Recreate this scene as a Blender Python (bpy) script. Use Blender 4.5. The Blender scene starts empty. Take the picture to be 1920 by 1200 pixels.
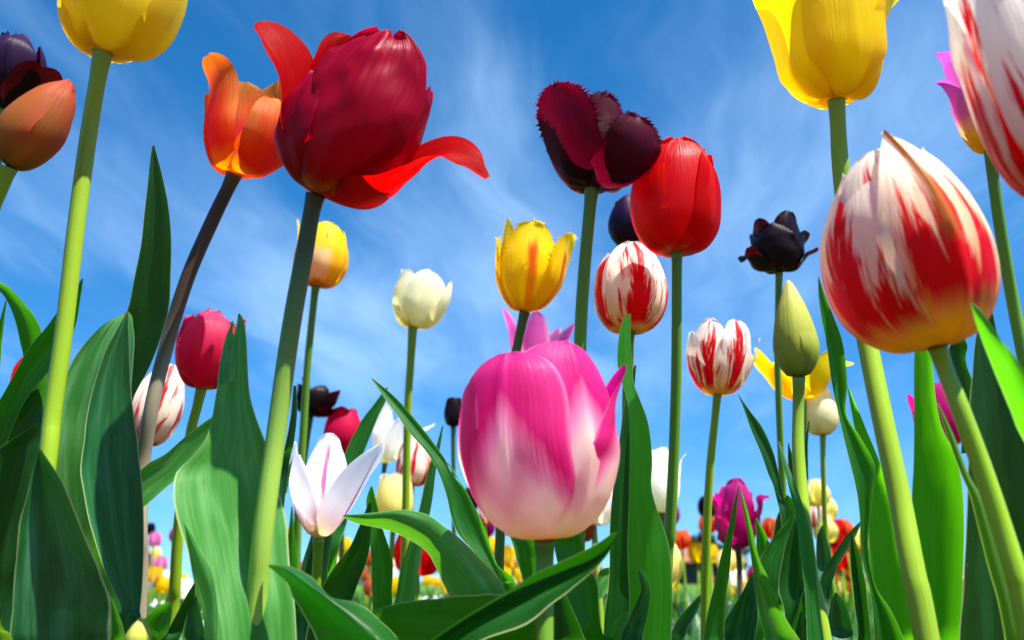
import bpy, math, random
from mathutils import Vector, Matrix, noise as mnoise

# ---------------------------------------------------------------- camera, sky, sun, exposure
SC = bpy.context.scene
COL = SC.collection
F = 1660.0                      # focal length in pixels of the 1920-wide photograph
PITCH = math.radians(16.5)
CAMZ = 0.28
cam_data = bpy.data.cameras.new("camera")
cam = bpy.data.objects.new("camera", cam_data)
COL.objects.link(cam)
cam.location = (0, 0, CAMZ)
cam.rotation_euler = (math.radians(90) + PITCH, 0, 0)
cam_data.sensor_width = 36.0
cam_data.lens = 36.0 * F / 1920.0
cam_data.clip_start = 0.01
cam_data.clip_end = 2000.0
cam_data.dof.use_dof = True
cam_data.dof.focus_distance = 0.47
cam_data.dof.aperture_fstop = 12.0
SC.camera = cam
SC.view_settings.view_transform = 'Standard'
SC.view_settings.look = 'None'
SC.view_settings.exposure = 1.15
SC.view_settings.gamma = 1.0
SC.cycles.max_bounces = 14
SC.cycles.diffuse_bounces = 8
SC.cycles.transmission_bounces = 10

SUN = Vector((0.36, -0.30, 0.885)).normalized()
sl = bpy.data.lights.new("sun", 'SUN')
sl.energy = 5.0
sl.angle = math.radians(0.5)
sl.color = (1.0, 0.96, 0.88)
so = bpy.data.objects.new("sun", sl)
COL.objects.link(so)
so.rotation_euler = (-SUN).to_track_quat('-Z', 'Y').to_euler()

world = bpy.data.worlds.new("World")
SC.world = world
world.use_nodes = True


def lin(h):
    h = h.lstrip('#')
    out = []
    for i in (0, 2, 4):
        c = int(h[i:i + 2], 16) / 255.0
        out.append(c / 12.92 if c <= 0.04045 else ((c + 0.055) / 1.055) ** 2.4)
    return (out[0], out[1], out[2], 1.0)


class NT:
    """small helper for building node trees"""
    def __init__(self, tree):
        self.t = tree
        tree.nodes.clear()

    def n(self, typ, ins=None, **props):
        nd = self.t.nodes.new(typ)
        for k, v in props.items():
            setattr(nd, k, v)
        for k, v in (ins or {}).items():
            self.set(nd.inputs[k], v)
        return nd

    def set(self, sock, v):
        if isinstance(v, bpy.types.NodeSocket):
            self.t.links.new(v, sock)
        else:
            sock.default_value = v

    def m(self, op, a, b=0.0, c=0.0, clamp=False):
        nd = self.t.nodes.new('ShaderNodeMath')
        nd.operation = op
        nd.use_clamp = clamp
        for i, v in enumerate((a, b, c)):
            self.set(nd.inputs[i], v)
        return nd.outputs[0]

    def smooth(self, x, a, b):
        nd = self.t.nodes.new('ShaderNodeMapRange')
        nd.interpolation_type = 'SMOOTHSTEP'
        self.set(nd.inputs[0], x)
        nd.inputs[1].default_value = a
        nd.inputs[2].default_value = b
        return nd.outputs[0]

    def mix(self, f, a, b, blend='MIX'):
        nd = self.t.nodes.new('ShaderNodeMix')
        nd.data_type = 'RGBA'
        nd.blend_type = blend
        self.set(nd.inputs[0], f)
        self.set(nd.inputs[6], a)
        self.set(nd.inputs[7], b)
        return nd.outputs[2]

    def xyz(self, x, y, z=0.0):
        nd = self.t.nodes.new('ShaderNodeCombineXYZ')
        for i, v in enumerate((x, y, z)):
            self.set(nd.inputs[i], v)
        return nd.outputs[0]

    def noise(self, vec, scale=1.0, detail=2.0, rough=0.5, dist=0.0):
        nd = self.t.nodes.new('ShaderNodeTexNoise')
        self.set(nd.inputs['Vector'], vec)
        nd.inputs['Scale'].default_value = scale
        nd.inputs['Detail'].default_value = detail
        nd.inputs['Roughness'].default_value = rough
        nd.inputs['Distortion'].default_value = dist
        return nd.outputs[0]

    def ramp(self, x, stops, interp='LINEAR'):
        nd = self.t.nodes.new('ShaderNodeValToRGB')
        nd.color_ramp.interpolation = interp
        el = nd.color_ramp.elements
        while len(el) > 1:
            el.remove(el[-1])
        el[0].position, el[0].color = stops[0]
        for p, c in stops[1:]:
            e = el.new(p)
            e.color = c
        self.set(nd.inputs[0], x)
        return nd.outputs[0]


# sky: Nishita with thin streaks of cirrus laid on a plane far above
w = NT(world.node_tree)
sky = w.n('ShaderNodeTexSky', sky_type='NISHITA', sun_disc=False)
sky.sun_elevation = math.asin(SUN.z)
sky.sun_rotation = math.atan2(SUN.x, SUN.y)
sky.altitude = 2600.0
sky.air_density = 1.0
sky.dust_density = 0.0
sky.ozone_density = 2.6
tc = w.n('ShaderNodeTexCoord')
sep = w.n('ShaderNodeSeparateXYZ', {0: tc.outputs['Generated']})
lift = w.n('ShaderNodeVectorMath', {0: w.xyz(sep.outputs[0], sep.outputs[1], w.m('ADD', w.m('MULTIPLY', w.m('MAXIMUM', sep.outputs[2], 0.0), 0.9), 0.085))}, operation='NORMALIZE')
w.set(sky.inputs['Vector'], lift.outputs[0])
zz = w.m('ADD', w.m('MAXIMUM', sep.outputs[2], 0.0), 0.10)
px = w.m('DIVIDE', sep.outputs[0], zz)
py = w.m('DIVIDE', sep.outputs[1], zz)
warp = w.noise(w.xyz(px, py), 1.1, 3, 0.5)
pxw = w.m('ADD', px, w.m('MULTIPLY', w.m('SUBTRACT', warp, 0.5), 0.55))
# streaks run away from the viewer and lean a little to the right
sx = w.m('SUBTRACT', pxw, w.m('MULTIPLY', py, 0.12))
n1 = w.noise(w.xyz(w.m('MULTIPLY', sx, 2.3), w.m('MULTIPLY', py, 0.55), 4.2), 1.0, 6, 0.55, 0.3)
n2 = w.noise(w.xyz(w.m('MULTIPLY', px, 0.8), w.m('MULTIPLY', py, 0.7), 1.3), 1.0, 3, 0.5, 0.2)
n3 = w.noise(w.xyz(w.m('MULTIPLY', sx, 9.0), w.m('MULTIPLY', py, 1.6), 7.7), 1.0, 7, 0.62, 0.5)
cl = w.m('ADD', w.m('MULTIPLY', n1, 0.55), w.m('MULTIPLY', n2, 0.55))
cl = w.m('ADD', cl, w.m('MULTIPLY', w.m('SUBTRACT', n3, 0.5), 0.17))
mask = w.m('MULTIPLY', w.m('MULTIPLY', w.smooth(cl, 0.44, 0.90), 0.50), w.smooth(sep.outputs[2], -0.05, 0.30))
hs = w.n('ShaderNodeHueSaturation', {'Hue': 0.496, 'Saturation': 1.34, 'Value': 1.12, 'Color': sky.outputs[0]})
skyc = w.mix(mask, hs.outputs[0], (4.9, 6.9, 9.6, 1.0))
bg = w.n('ShaderNodeBackground', {'Color': skyc, 'Strength': 0.092})
wo = w.n('ShaderNodeOutputWorld', {'Surface': bg.outputs[0]})

# ---------------------------------------------------------------- placing by sight line and depth
CF = Vector((0, math.cos(PITCH), math.sin(PITCH)))
CU = Vector((0, -math.sin(PITCH), math.cos(PITCH)))
CR = Vector((1, 0, 0))
CO = Vector((0, 0, CAMZ))


def P(u, v, d):
    return CO + (CF + CR * ((u - 960.0) / F) + CU * ((600.0 - v) / F)) * d


def crom(pts, x):
    """Catmull-Rom through pts (tuples or Vectors), x in 0..len-1"""
    n = len(pts) - 1
    i = min(int(x), n - 1) if n > 0 else 0
    t = x - i
    p1, p2 = pts[i], pts[min(i + 1, n)]
    p0 = pts[i - 1] if i > 0 else [2 * a - b for a, b in zip(p1, p2)]
    p3 = pts[i + 2] if i + 2 <= n else [2 * b - a for a, b in zip(p1, p2)]
    return [0.5 * (2 * b + (c - a) * t + (2 * a - 5 * b + 4 * c - d) * t * t + (3 * b - a - 3 * c + d) * t ** 3)
            for a, b, c, d in zip(p0, p1, p2, p3)]


# ---------------------------------------------------------------- objects
def link_mesh(name, verts, faces, uvs, mat, parent=None, origin=None, smooth=True):
    o0 = origin or (parent.location if parent else Vector((0, 0, 0)))
    me = bpy.data.meshes.new(name)
    me.from_pydata([tuple(Vector(v) - o0) for v in verts], [], faces)
    if uvs:
        uvl = me.uv_layers.new(name="UVMap")
        for lp in me.loops:
            uvl.data[lp.index].uv = uvs[lp.vertex_index]
    for p in me.polygons:
        p.use_smooth = smooth
    for mm in (mat if isinstance(mat, (list, tuple)) else [mat]):
        me.materials.append(mm)
    me.update()
    ob = bpy.data.objects.new(name, me)
    COL.objects.link(ob)
    if parent:
        ob.parent = parent
    else:
        ob.location = o0
    return ob


def thing(name, label, cat, loc, group=None):
    e = bpy.data.objects.new(name, None)
    e.empty_display_size = 0.02
    COL.objects.link(e)
    e.location = loc
    e['label'] = label
    e['category'] = cat
    if group:
        e['group'] = group
    return e


# ---------------------------------------------------------------- materials
MATS = {}


def petal_mat(name, ramp, warp=0.10, edge=None, mid=None, flame=None, trans=0.45, rough=0.42, spec=0.16,
              vein=0.18, sat=1.2, tval=1.45, sheen=0.0, flow=(0.06, 0.17), wedge=0.0, rim=None, soft=0.30, mott=0.25, tcol=None):
    m = bpy.data.materials.new(name)
    m.use_nodes = True
    t = NT(m.node_tree)
    uv = t.n('ShaderNodeUVMap', uv_map="UVMap")
    s = t.n('ShaderNodeSeparateXYZ', {0: uv.outputs[0]})
    u, v = s.outputs[0], s.outputs[1]
    rnd = t.n('ShaderNodeObjectInfo').outputs['Random']
    r10 = t.m('MULTIPLY', rnd, 37.0)
    uc = t.m('SUBTRACT', u, 0.5)
    c = t.m('MULTIPLY', t.m('ABSOLUTE', uc), 2.0)
    # fine veins fan out from the base
    streak = t.noise(t.xyz(t.m('MULTIPLY', u, 46.0), t.m('MULTIPLY', v, 2.2), r10), 1.0, 3, 0.6, 0.2)
    broad = t.noise(t.xyz(t.m('MULTIPLY', u, 7.0), t.m('MULTIPLY', v, 1.6), r10), 1.0, 3, 0.55, 0.3)
    brush = t.m('ADD', t.m('MULTIPLY', t.m('SUBTRACT', streak, 0.5), 0.6), t.m('MULTIPLY', t.m('SUBTRACT', broad, 0.5), 1.0))
    vw = t.m('ADD', v, t.m('MULTIPLY', brush, warp))
    vr = t.m('ADD', vw, t.m('MULTIPLY', t.m('SUBTRACT', c, 0.3), wedge)) if wedge else vw
    col = t.ramp(vr, [(p, lin(h)) for p, h in ramp])
    if edge:
        h, a, b = edge[:3]
        e = t.smooth(t.m('ADD', c, t.m('MULTIPLY', brush, 0.35)), a, b)
        if len(edge) > 3:
            e = t.m('MULTIPLY', e, t.smooth(vw, edge[3], edge[4]))
        col = t.mix(e, col, lin(h))
    if flame:
        h, amount, fc, fv = flame
        side = t.m('MULTIPLY', t.m('GREATER_THAN', uc, 0.0), 5.3)
        diag = t.m('SUBTRACT', t.m('MULTIPLY', c, 3.8), t.m('MULTIPLY', v, 2.4))
        along = t.m('ADD', t.m('MULTIPLY', v, 1.3), t.m('MULTIPLY', c, 0.8))
        nz = t.noise(t.xyz(diag, along, t.m('ADD', r10, side)), 1.25, 3, 0.6, 0.35)
        nf = t.noise(t.xyz(t.m('MULTIPLY', diag, 7.0), t.m('MULTIPLY', along, 1.2), t.m('ADD', r10, side)), 1.2, 2, 0.6, 0.2)
        val = t.m('ADD', t.m('MULTIPLY', t.m('SUBTRACT', nz, 0.5), 2.3), t.m('MULTIPLY', t.m('SUBTRACT', nf, 0.5), 0.62))
        val = t.m('ADD', val, t.m('MULTIPLY', t.m('SUBTRACT', streak, 0.5), 0.55))
        val = t.m('ADD', val, amount)
        val = t.m('ADD', val, t.m('MULTIPLY', t.m('SUBTRACT', 1.0, t.smooth(c, 0.05, 0.30)), 0.24))
        val = t.m('SUBTRACT', val, t.m('MULTIPLY', c, fc))
        val = t.m('SUBTRACT', val, t.m('MULTIPLY', v, fv))
        low = t.smooth(vw, *flow)
        fm = t.m('MULTIPLY', t.smooth(val, -0.06, soft), low)
        col = t.mix(fm, col, lin(h))
    if mid:
        h, wd, v0, v1 = mid
        mm = t.m('SUBTRACT', 1.0, t.smooth(t.m('ADD', c, t.m('MULTIPLY', brush, 0.25)), wd * 0.35, wd))
        mm = t.m('MULTIPLY', mm, t.smooth(vw, v0, v0 + 0.08))
        mm = t.m('MULTIPLY', mm, t.m('SUBTRACT', 1.0, t.smooth(vw, v1 - 0.15, v1)))
        col = t.mix(mm, col, lin(h))
    # veins: slight value change
    if rim:
        col = t.mix(t.m('MULTIPLY', t.smooth(c, 0.90, 1.0), 0.55), col, lin(rim))  # thin rim highlight put into the colour along the petal edges
    vv = t.m('ADD', 1.0 - vein * 0.5 - mott * 0.5, t.m('ADD', t.m('MULTIPLY', streak, vein), t.m('MULTIPLY', broad, mott)))
    hsv = t.n('ShaderNodeHueSaturation', {'Color': col, 'Value': vv})
    base = hsv.outputs[0]
    pb = t.n('ShaderNodeBsdfPrincipled', {'Base Color': base, 'Roughness': rough, 'Specular IOR Level': spec})
    if sheen:
        pb.inputs['Sheen Weight'].default_value = sheen
        pb.inputs['Sheen Roughness'].default_value = 0.4
    th = t.n('ShaderNodeHueSaturation', {'Color': base, 'Saturation': sat, 'Value': tval})
    tout = th.outputs[0]
    if tcol:
        tout = t.mix(0.6, tout, lin(tcol))
    tr = t.n('ShaderNodeBsdfTranslucent', {'Color': tout})
    bh = t.m('ADD', t.m('MULTIPLY', streak, 1.0), t.m('MULTIPLY', broad, 0.8))
    bp = t.n('ShaderNodeBump', {'Height': bh, 'Strength': 0.35, 'Distance': 0.0016})
    t.set(pb.inputs['Normal'], bp.outputs[0])
    mx = t.n('ShaderNodeMixShader', {0: trans, 1: pb.outputs[0], 2: tr.outputs[0]})
    t.n('ShaderNodeOutputMaterial', {0: mx.outputs[0]})
    MATS[name] = m
    return m


def leaf_mat(name, c_dark, c_light, bloom, trans=0.30, tcol='#3f9a10', rough=0.40, margin='#b9c98a', spec=0.45, tip=None):
    m = bpy.data.materials.new(name)
    m.use_nodes = True
    t = NT(m.node_tree)
    uv = t.n('ShaderNodeUVMap', uv_map="UVMap")
    s = t.n('ShaderNodeSeparateXYZ', {0: uv.outputs[0]})
    u, v = s.outputs[0], s.outputs[1]
    rnd = t.n('ShaderNodeObjectInfo').outputs['Random']
    r10 = t.m('MULTIPLY', rnd, 41.0)
    c = t.m('MULTIPLY', t.m('ABSOLUTE', t.m('SUBTRACT', u, 0.5)), 2.0)
    lines = t.noise(t.xyz(t.m('MULTIPLY', u, 95.0), t.m('MULTIPLY', v, 2.4), r10), 1.0, 3, 0.75, 0.05)
    patch = t.noise(t.xyz(t.m('MULTIPLY', u, 5.0), t.m('MULTIPLY', v, 3.0), r10), 1.0, 4, 0.55, 0.3)
    speck = t.noise(t.xyz(t.m('MULTIPLY', u, 34.0), t.m('MULTIPLY', v, 60.0), r10), 1.0, 2, 0.5)
    f = t.m('ADD', t.m('MULTIPLY', t.m('SUBTRACT', lines, 0.5), 0.75), t.m('MULTIPLY', patch, 1.0))
    col = t.mix(t.smooth(f, 0.15, 0.85), lin(c_dark), lin(c_light))
    bl = t.smooth(t.m('ADD', patch, t.m('MULTIPLY', t.m('SUBTRACT', lines, 0.5), 0.3)), 0.40, 0.85)
    col = t.mix(t.m('MULTIPLY', bl, t.m('ADD', 0.30, t.m('MULTIPLY', rnd, 0.45))), col, lin(bloom))
    col = t.mix(t.m('MULTIPLY', t.smooth(speck, 0.68, 0.78), 0.22), col, lin('#a8c08a'))
    if tip:
        col = t.mix(t.smooth(t.m('ADD', v, t.m('MULTIPLY', patch, 0.02)), 0.985, 1.005), col, lin(tip))
    mg = t.smooth(c, 0.955, 0.985)
    col = t.mix(t.m('MULTIPLY', mg, 0.8), col, lin(margin))
    pb = t.n('ShaderNodeBsdfPrincipled', {'Base Color': col, 'Roughness': rough, 'Specular IOR Level': spec})
    tl = t.mix(t.m('MULTIPLY', mg, 0.7), lin(tcol), lin('#d8e89a'))
    lv = t.n('ShaderNodeHueSaturation', {'Color': tl, 'Value': t.m('ADD', 0.72, t.m('MULTIPLY', lines, 0.55))})
    tr = t.n('ShaderNodeBsdfTranslucent', {'Color': lv.outputs[0]})
    bp = t.n('ShaderNodeBump', {'Height': t.m('ADD', lines, t.m('MULTIPLY', patch, 0.6)), 'Strength': 0.25, 'Distance': 0.0008})
    t.set(pb.inputs['Normal'], bp.outputs[0])
    mx = t.n('ShaderNodeMixShader', {0: trans, 1: pb.outputs[0], 2: tr.outputs[0]})
    t.n('ShaderNodeOutputMaterial', {0: mx.outputs[0]})
    MATS[name] = m
    return m


def stem_mat(name, ramp, rough=0.42, trans=0.12):
    m = bpy.data.materials.new(name)
    m.use_nodes = True
    t = NT(m.node_tree)
    uv = t.n('ShaderNodeUVMap', uv_map="UVMap")
    s = t.n('ShaderNodeSeparateXYZ', {0: uv.outputs[0]})
    u, v = s.outputs[0], s.outputs[1]
    r10 = t.m('MULTIPLY', t.n('ShaderNodeObjectInfo').outputs['Random'], 31.0)
    tc_ = t.n('ShaderNodeTexCoord')
    fine = t.noise(tc_.outputs['Object'], 1500.0, 2, 0.6)
    ln = t.noise(t.xyz(t.m('MULTIPLY', u, 14.0), t.m('MULTIPLY', v, 5.0), r10), 1.0, 3, 0.6)
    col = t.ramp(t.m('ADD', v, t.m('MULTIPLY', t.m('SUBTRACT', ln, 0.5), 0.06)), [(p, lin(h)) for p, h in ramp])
    hv = t.n('ShaderNodeHueSaturation', {'Color': col, 'Value': t.m('ADD', 0.78, t.m('MULTIPLY', t.m('ADD', fine, t.m('MULTIPLY', ln, 0.35)), 0.26))})
    pb = t.n('ShaderNodeBsdfPrincipled', {'Base Color': hv.outputs[0], 'Roughness': rough, 'Specular IOR Level': 0.4})
    pb.inputs['Subsurface Weight'].default_value = 0.0
    bp = t.n('ShaderNodeBump', {'Height': fine, 'Strength': 0.12, 'Distance': 0.0004})
    t.set(pb.inputs['Normal'], bp.outputs[0])
    t.n('ShaderNodeOutputMaterial', {0: pb.outputs[0]})
    MATS[name] = m
    return m


def plain_mat(name, c1, c2, scale=20.0, rough=0.9, bump=0.0):
    m = bpy.data.materials.new(name)
    m.use_nodes = True
    t = NT(m.node_tree)
    tc_ = t.n('ShaderNodeTexCoord')
    nz = t.noise(tc_.outputs['Object'], scale, 5, 0.6)
    col = t.mix(t.smooth(nz, 0.3, 0.7), lin(c1), lin(c2))
    pb = t.n('ShaderNodeBsdfPrincipled', {'Base Color': col, 'Roughness': rough, 'Specular IOR Level': 0.2})
    if bump:
        bp = t.n('ShaderNodeBump', {'Height': nz, 'Strength': bump, 'Distance': 0.02})
        t.set(pb.inputs['Normal'], bp.outputs[0])
    t.n('ShaderNodeOutputMaterial', {0: pb.outputs[0]})
    MATS[name] = m
    return m


# ---------------------------------------------------------------- plant shapes
class Frame:
    """a flower's own axes: base B, axis a, f to the viewer, r to the right, k metres per photo pixel"""
    def __init__(self, u, v, d, lean=0.0, tilt=-16.5, k=None):
        A, T = math.radians(lean), math.radians(tilt)
        self.B = P(u, v, d)
        self.a = (CR * (math.sin(A) * math.cos(T)) + CU * (math.cos(A) * math.cos(T)) - CF * math.sin(T)).normalized()
        f = -CF
        self.f = (f - self.a * f.dot(self.a)).normalized()
        self.r = self.f.cross(self.a) * -1.0
        if self.r.dot(CR) < 0:
            self.r = -self.r
        self.k = k or d / F


def petal_grid(fr, phi, mid, W, nt=26, ns=14, cup=1.0, tipc=0.56, tipn=2.2, base=0.42, side=None, ruf=0.0,
               fringe=0.0, seed=0, rib=0.0, curl=-0.05, wob=0.0, twist=0.0, lat=0.0, notch=0.0, rad=0.0, tstart=0.0, crum=0.0):
    rng = random.Random(seed)
    ph = math.radians(phi)
    er = fr.f * math.cos(ph) + fr.r * math.sin(ph)
    et = fr.r * math.cos(ph) - fr.f * math.sin(ph)
    # resample the midline evenly
    M = [crom(mid, (len(mid) - 1) * i / 80.0) for i in range(81)]
    L = [0.0]
    for i in range(80):
        L.append(L[-1] + math.hypot(M[i + 1][0] - M[i][0], M[i + 1][1] - M[i][1]))

    def at(t):
        x = t * L[-1]
        j = 0
        while j < 79 and L[j + 1] < x:
            j += 1
        g = (x - L[j]) / max(1e-9, L[j + 1] - L[j])
        return (M[j][0] + (M[j + 1][0] - M[j][0]) * g, M[j][1] + (M[j + 1][1] - M[j][1]) * g)
    V, UV = [], []
    off = Vector((rng.uniform(-50, 50), rng.uniform(-50, 50), rng.uniform(-50, 50)))
    for i in range(nt + 1):
        x = i / nt
        t = 1 - (1 - x) ** 1.45
        r0, z0 = at(t)
        ra, za = at(max(0, t - 0.015))
        rb, zb = at(min(1, t + 0.015))
        tl = math.hypot(rb - ra, zb - za)
        tr_, tz = (rb - ra) / tl, (zb - za) / tl
        tang = er * tr_ + fr.a * tz
        nin = er * (-tz) + fr.a * tr_
        if rad:
            nin = (nin * (1 - rad) - er * rad).normalized()
        wv = base + (1 - base) * math.sin(min(1.0, t / 0.46) * math.pi / 2)
        if t > tipc:
            q = (t - tipc) / (1 - tipc)
            wv *= max(0.02, (1 - q ** tipn)) ** (1.0 / tipn if tipn > 1.5 else 1.0)
        wv *= W
        R = max(cup * abs(r0), wv / 1.5, 1.0)
        sd = (crom([(q_,) for q_ in side], (len(side) - 1) * t)[0] if side else 0.0) + lat * t
        tw = math.radians(twist) * max(0.0, t - tstart) / (1 - tstart)
        for j in range(ns + 1):
            s = 2.0 * j / ns - 1
            a = wv / R * s
            la, inn = R * math.sin(a), R * (1 - math.cos(a))
            inn -= rib * W * 0.06 * math.exp(-(s / 0.10) ** 2) * min(1, t * 3)
            inn += curl * W * (abs(s) ** 3) * t
            if tw:
                la, inn = la * math.cos(tw) , inn + la * math.sin(tw)
            ed = abs(s) ** 2.5
            if ruf:
                inn += ruf * W * 0.16 * ed * math.sin(t * 17 + s * 2 + seed) * min(1, t * 2.5)
                la += ruf * W * 0.05 * ed * math.sin(t * 23 + seed * 2.1)
            if wob:
                q3 = Vector((s * 1.2, t * 2.6, 0)) + off
                inn += wob * W * 0.22 * (mnoise.noise(q3)) * min(1, t * 3)
                inn += wob * W * 0.05 * (mnoise.noise(q3 * 3.1)) * min(1, t * 3)
                if crum:
                    inn += crum * W * 0.10 * abs(mnoise.noise(Vector((s * 2.0, t * 4.5, 3.0)) + off)) * t
                    inn += crum * W * 0.04 * mnoise.noise(Vector((s * 9.0, t * 3.0, 9.0)) + off) * t
                if ed > 0.2:
                    la += wob * W * 0.10 * ed * mnoise.noise(Vector((t * 5.0, s, 3)) + off)
            tz_off = 0.0
            if notch:
                tz_off = notch * W * (0.5 * math.sin(s * 5 + seed) * t ** 6)
            p = er * r0 + fr.a * z0 + et * (la + sd) + nin * inn + tang * tz_off
            V.append(fr.B + p * fr.k)
            UV.append((j / ns, t))
    faces = []
    for i in range(nt):
        for j in range(ns):
            a = i * (ns + 1) + j
            faces.append((a, a + 1, a + ns + 2, a + ns + 1))
    if fringe:
        # ragged teeth along the upper rim
        idx = [i * (ns + 1) for i in range(nt + 1)] + [nt * (ns + 1) + j for j in range(1, ns)] + \
              [i * (ns + 1) + ns for i in range(nt, -1, -1)]
        inner = [i * (ns + 1) + 3 for i in range(nt + 1)] + [max(0, nt - 3) * (ns + 1) + j for j in range(1, ns)] + \
                [i * (ns + 1) + ns - 3 for i in range(nt, -1, -1)]
        step = 3.2 * fr.k
        acc = 0.0
        for q in range(len(idx) - 1):
            a, b = idx[q], idx[q + 1]
            if UV[a][1] < 0.45:
                continue
            pa, pb = V[a], V[b]
            sl = (pa - pb).length
            out = pa - V[inner[q]]
            if sl < 1e-7 or out.length < 1e-7:
                continue
            out.normalize()
            along = (pb - pa) / sl
            x = step - acc
            while x < sl:
                c = pa + along * x
                ln = fringe * W * fr.k * rng.uniform(0.3, 1.0) * min(1, (UV[a][1] - 0.42) * 4)
                tipv = c + out * ln + along * ln * rng.uniform(-0.7, 0.7)
                n0 = len(V)
                V.extend([c - along * step * 0.8 - out * step * .5, c + along * step * 0.8 - out * step * .5, tipv])
                UV.extend([UV[a], UV[b], UV[a]])
                faces.append((n0, n0 + 1, n0 + 2))
                x += step * rng.uniform(.5, 1.9)
            acc = sl - (x - step)
    return V, faces, UV


def add_petal(fr, parent, mat, phi, mid, W, name="petal", **kw):
    V, fc, uv = petal_grid(fr, phi, mid, W, **kw)
    ob = link_mesh(name, V, fc, uv, mat, parent)
    return ob


def tube(pts, radii, sides=14, per=5, cap=True):
    """smooth tube through pts, radius per point"""
    n = len(pts) - 1
    N = n * per
    Q = [Vector(crom([tuple(p) for p in pts], n * i / N)) for i in range(N + 1)]
    Rr = [crom([(r,) for r in radii], n * i / N)[0] for i in range(N + 1)]
    V, UV, faces = [], [], []
    ref = Vector((0, -1, 0))
    for i, q in enumerate(Q):
        tg = (Q[min(i + 1, N)] - Q[max(i - 1, 0)]).normalized()
        x = (ref - tg * ref.dot(tg)).normalized()
        y = tg.cross(x)
        for j in range(sides + 1):
            a = 2 * math.pi * j / sides
            V.append(q + (x * math.cos(a) + y * math.sin(a)) * Rr[i])
            UV.append((j / sides, i / N))
    for i in range(N):
        for j in range(sides):
            a = i * (sides + 1) + j
            faces.append((a, a + 1, a + sides + 2, a + sides + 1))
    if cap:
        V.append(Q[-1])
        UV.append((0.5, 1.0))
        c = len(V) - 1
        for j in range(sides):
            a = N * (sides + 1) + j
            faces.append((a, a + 1, c))
    return V, faces, UV


def leaf_geo(rows, d, cup=0.22, roll=0.0, md=0.0, fold=0.0, nt=40, ns=12, ground=None, seed=0, wave=0.0):
    """rows base->tip: (Lx,Ly,Rx,Ry) or (Lx,Ly,Mx,My,Rx,Ry) sight lines; d = (base depth, tip depth)"""
    pts = []
    m = len(rows) - 1
    for i, rw in enumerate(rows):
        dep = d[0] + (d[1] - d[0]) * i / m
        if len(rw) == 4:
            lx, ly, rx, ry = rw
            mx, my = (lx + rx) / 2.0, (ly + ry) / 2.0
        else:
            lx, ly, mx, my, rx, ry = rw
        wpx = math.hypot(rx - lx, ry - ly)
        wm = wpx * dep / F
        L = P(lx, ly, dep - roll * wm * 0.5)
        R = P(rx, ry, dep + roll * wm * 0.5)
        Mm = P(mx, my, dep + cup * wm + md * min(1.0, wpx / 40.0))
        pts.append(tuple(L) + tuple(Mm) + tuple(R))
    if ground is not None:
        b = pts[0]
        L, Mm, R = Vector(b[0:3]), Vector(b[3:6]), Vector(b[6:9])
        ctr = (L + R) / 2
        for fz, sc in ((0.55, 0.8), (0.0, 0.30)):
            g = Vector((ground.x + (ctr.x - ground.x) * fz, ground.y + (ctr.y - ground.y) * fz, max(0.0, ctr.z * fz)))
            pts.insert(0, tuple(g + (L - ctr) * sc) + tuple(g + (Mm - ctr) * sc) + tuple(g + (R - ctr) * sc))
        # order: ground first
        m += 2
    V, UV, faces = [], [], []
    rng = random.Random(seed)
    ph = rng.uniform(0, 6)
    for i in range(nt + 1):
        x = i / nt
        t = x if x < 0.8 else 0.8 + 0.2 * (1 - (1 - (x - 0.8) / 0.2) ** 1.3)
        q = crom(pts, m * t)
        L, Mm, R = Vector(q[0:3]), Vector(q[3:6]), Vector(q[6:9])
        wd = (R - L)
        nrm = wd.cross(Vector(crom(pts, min(m, m * t + 0.05))[3:6]) - Vector(crom(pts, max(0, m * t - 0.05))[3:6]))
        if nrm.length > 1e-12:
            nrm.normalize()
        for j in range(ns + 1):
            s = j / ns
            quad = L * ((1 - s) * (1 - 2 * s)) + Mm * (4 * s * (1 - s)) + R * (s * (2 * s - 1))
            pl = L.lerp(Mm, s * 2) if s < 0.5 else Mm.lerp(R, s * 2 - 1)
            p = quad.lerp(pl, fold)
            if wave:
                p = p + nrm * (wave * wd.length * 0.12 * abs(2 * s - 1) ** 2 * math.sin(t * 15 + ph + (2.0 if s > 0.5 else 0)))
            nv = Vector((t * 4.0, s * 1.5, seed * 0.37))
            p = p + nrm * (wd.length * 0.05 * mnoise.noise(nv) + wd.length * 0.012 * mnoise.noise(nv * 4.0))
            p = p + wd * (0.03 * (2 * s - 1) * mnoise.noise(Vector((t * 9.0, seed * 0.7, s))))
            V.append(p)
            UV.append((s, t))
    for i in range(nt):
        for j in range(ns):
            a = i * (ns + 1) + j
            faces.append((a, a + 1, a + ns + 2, a + ns + 1))
    return V, faces, UV

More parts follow.
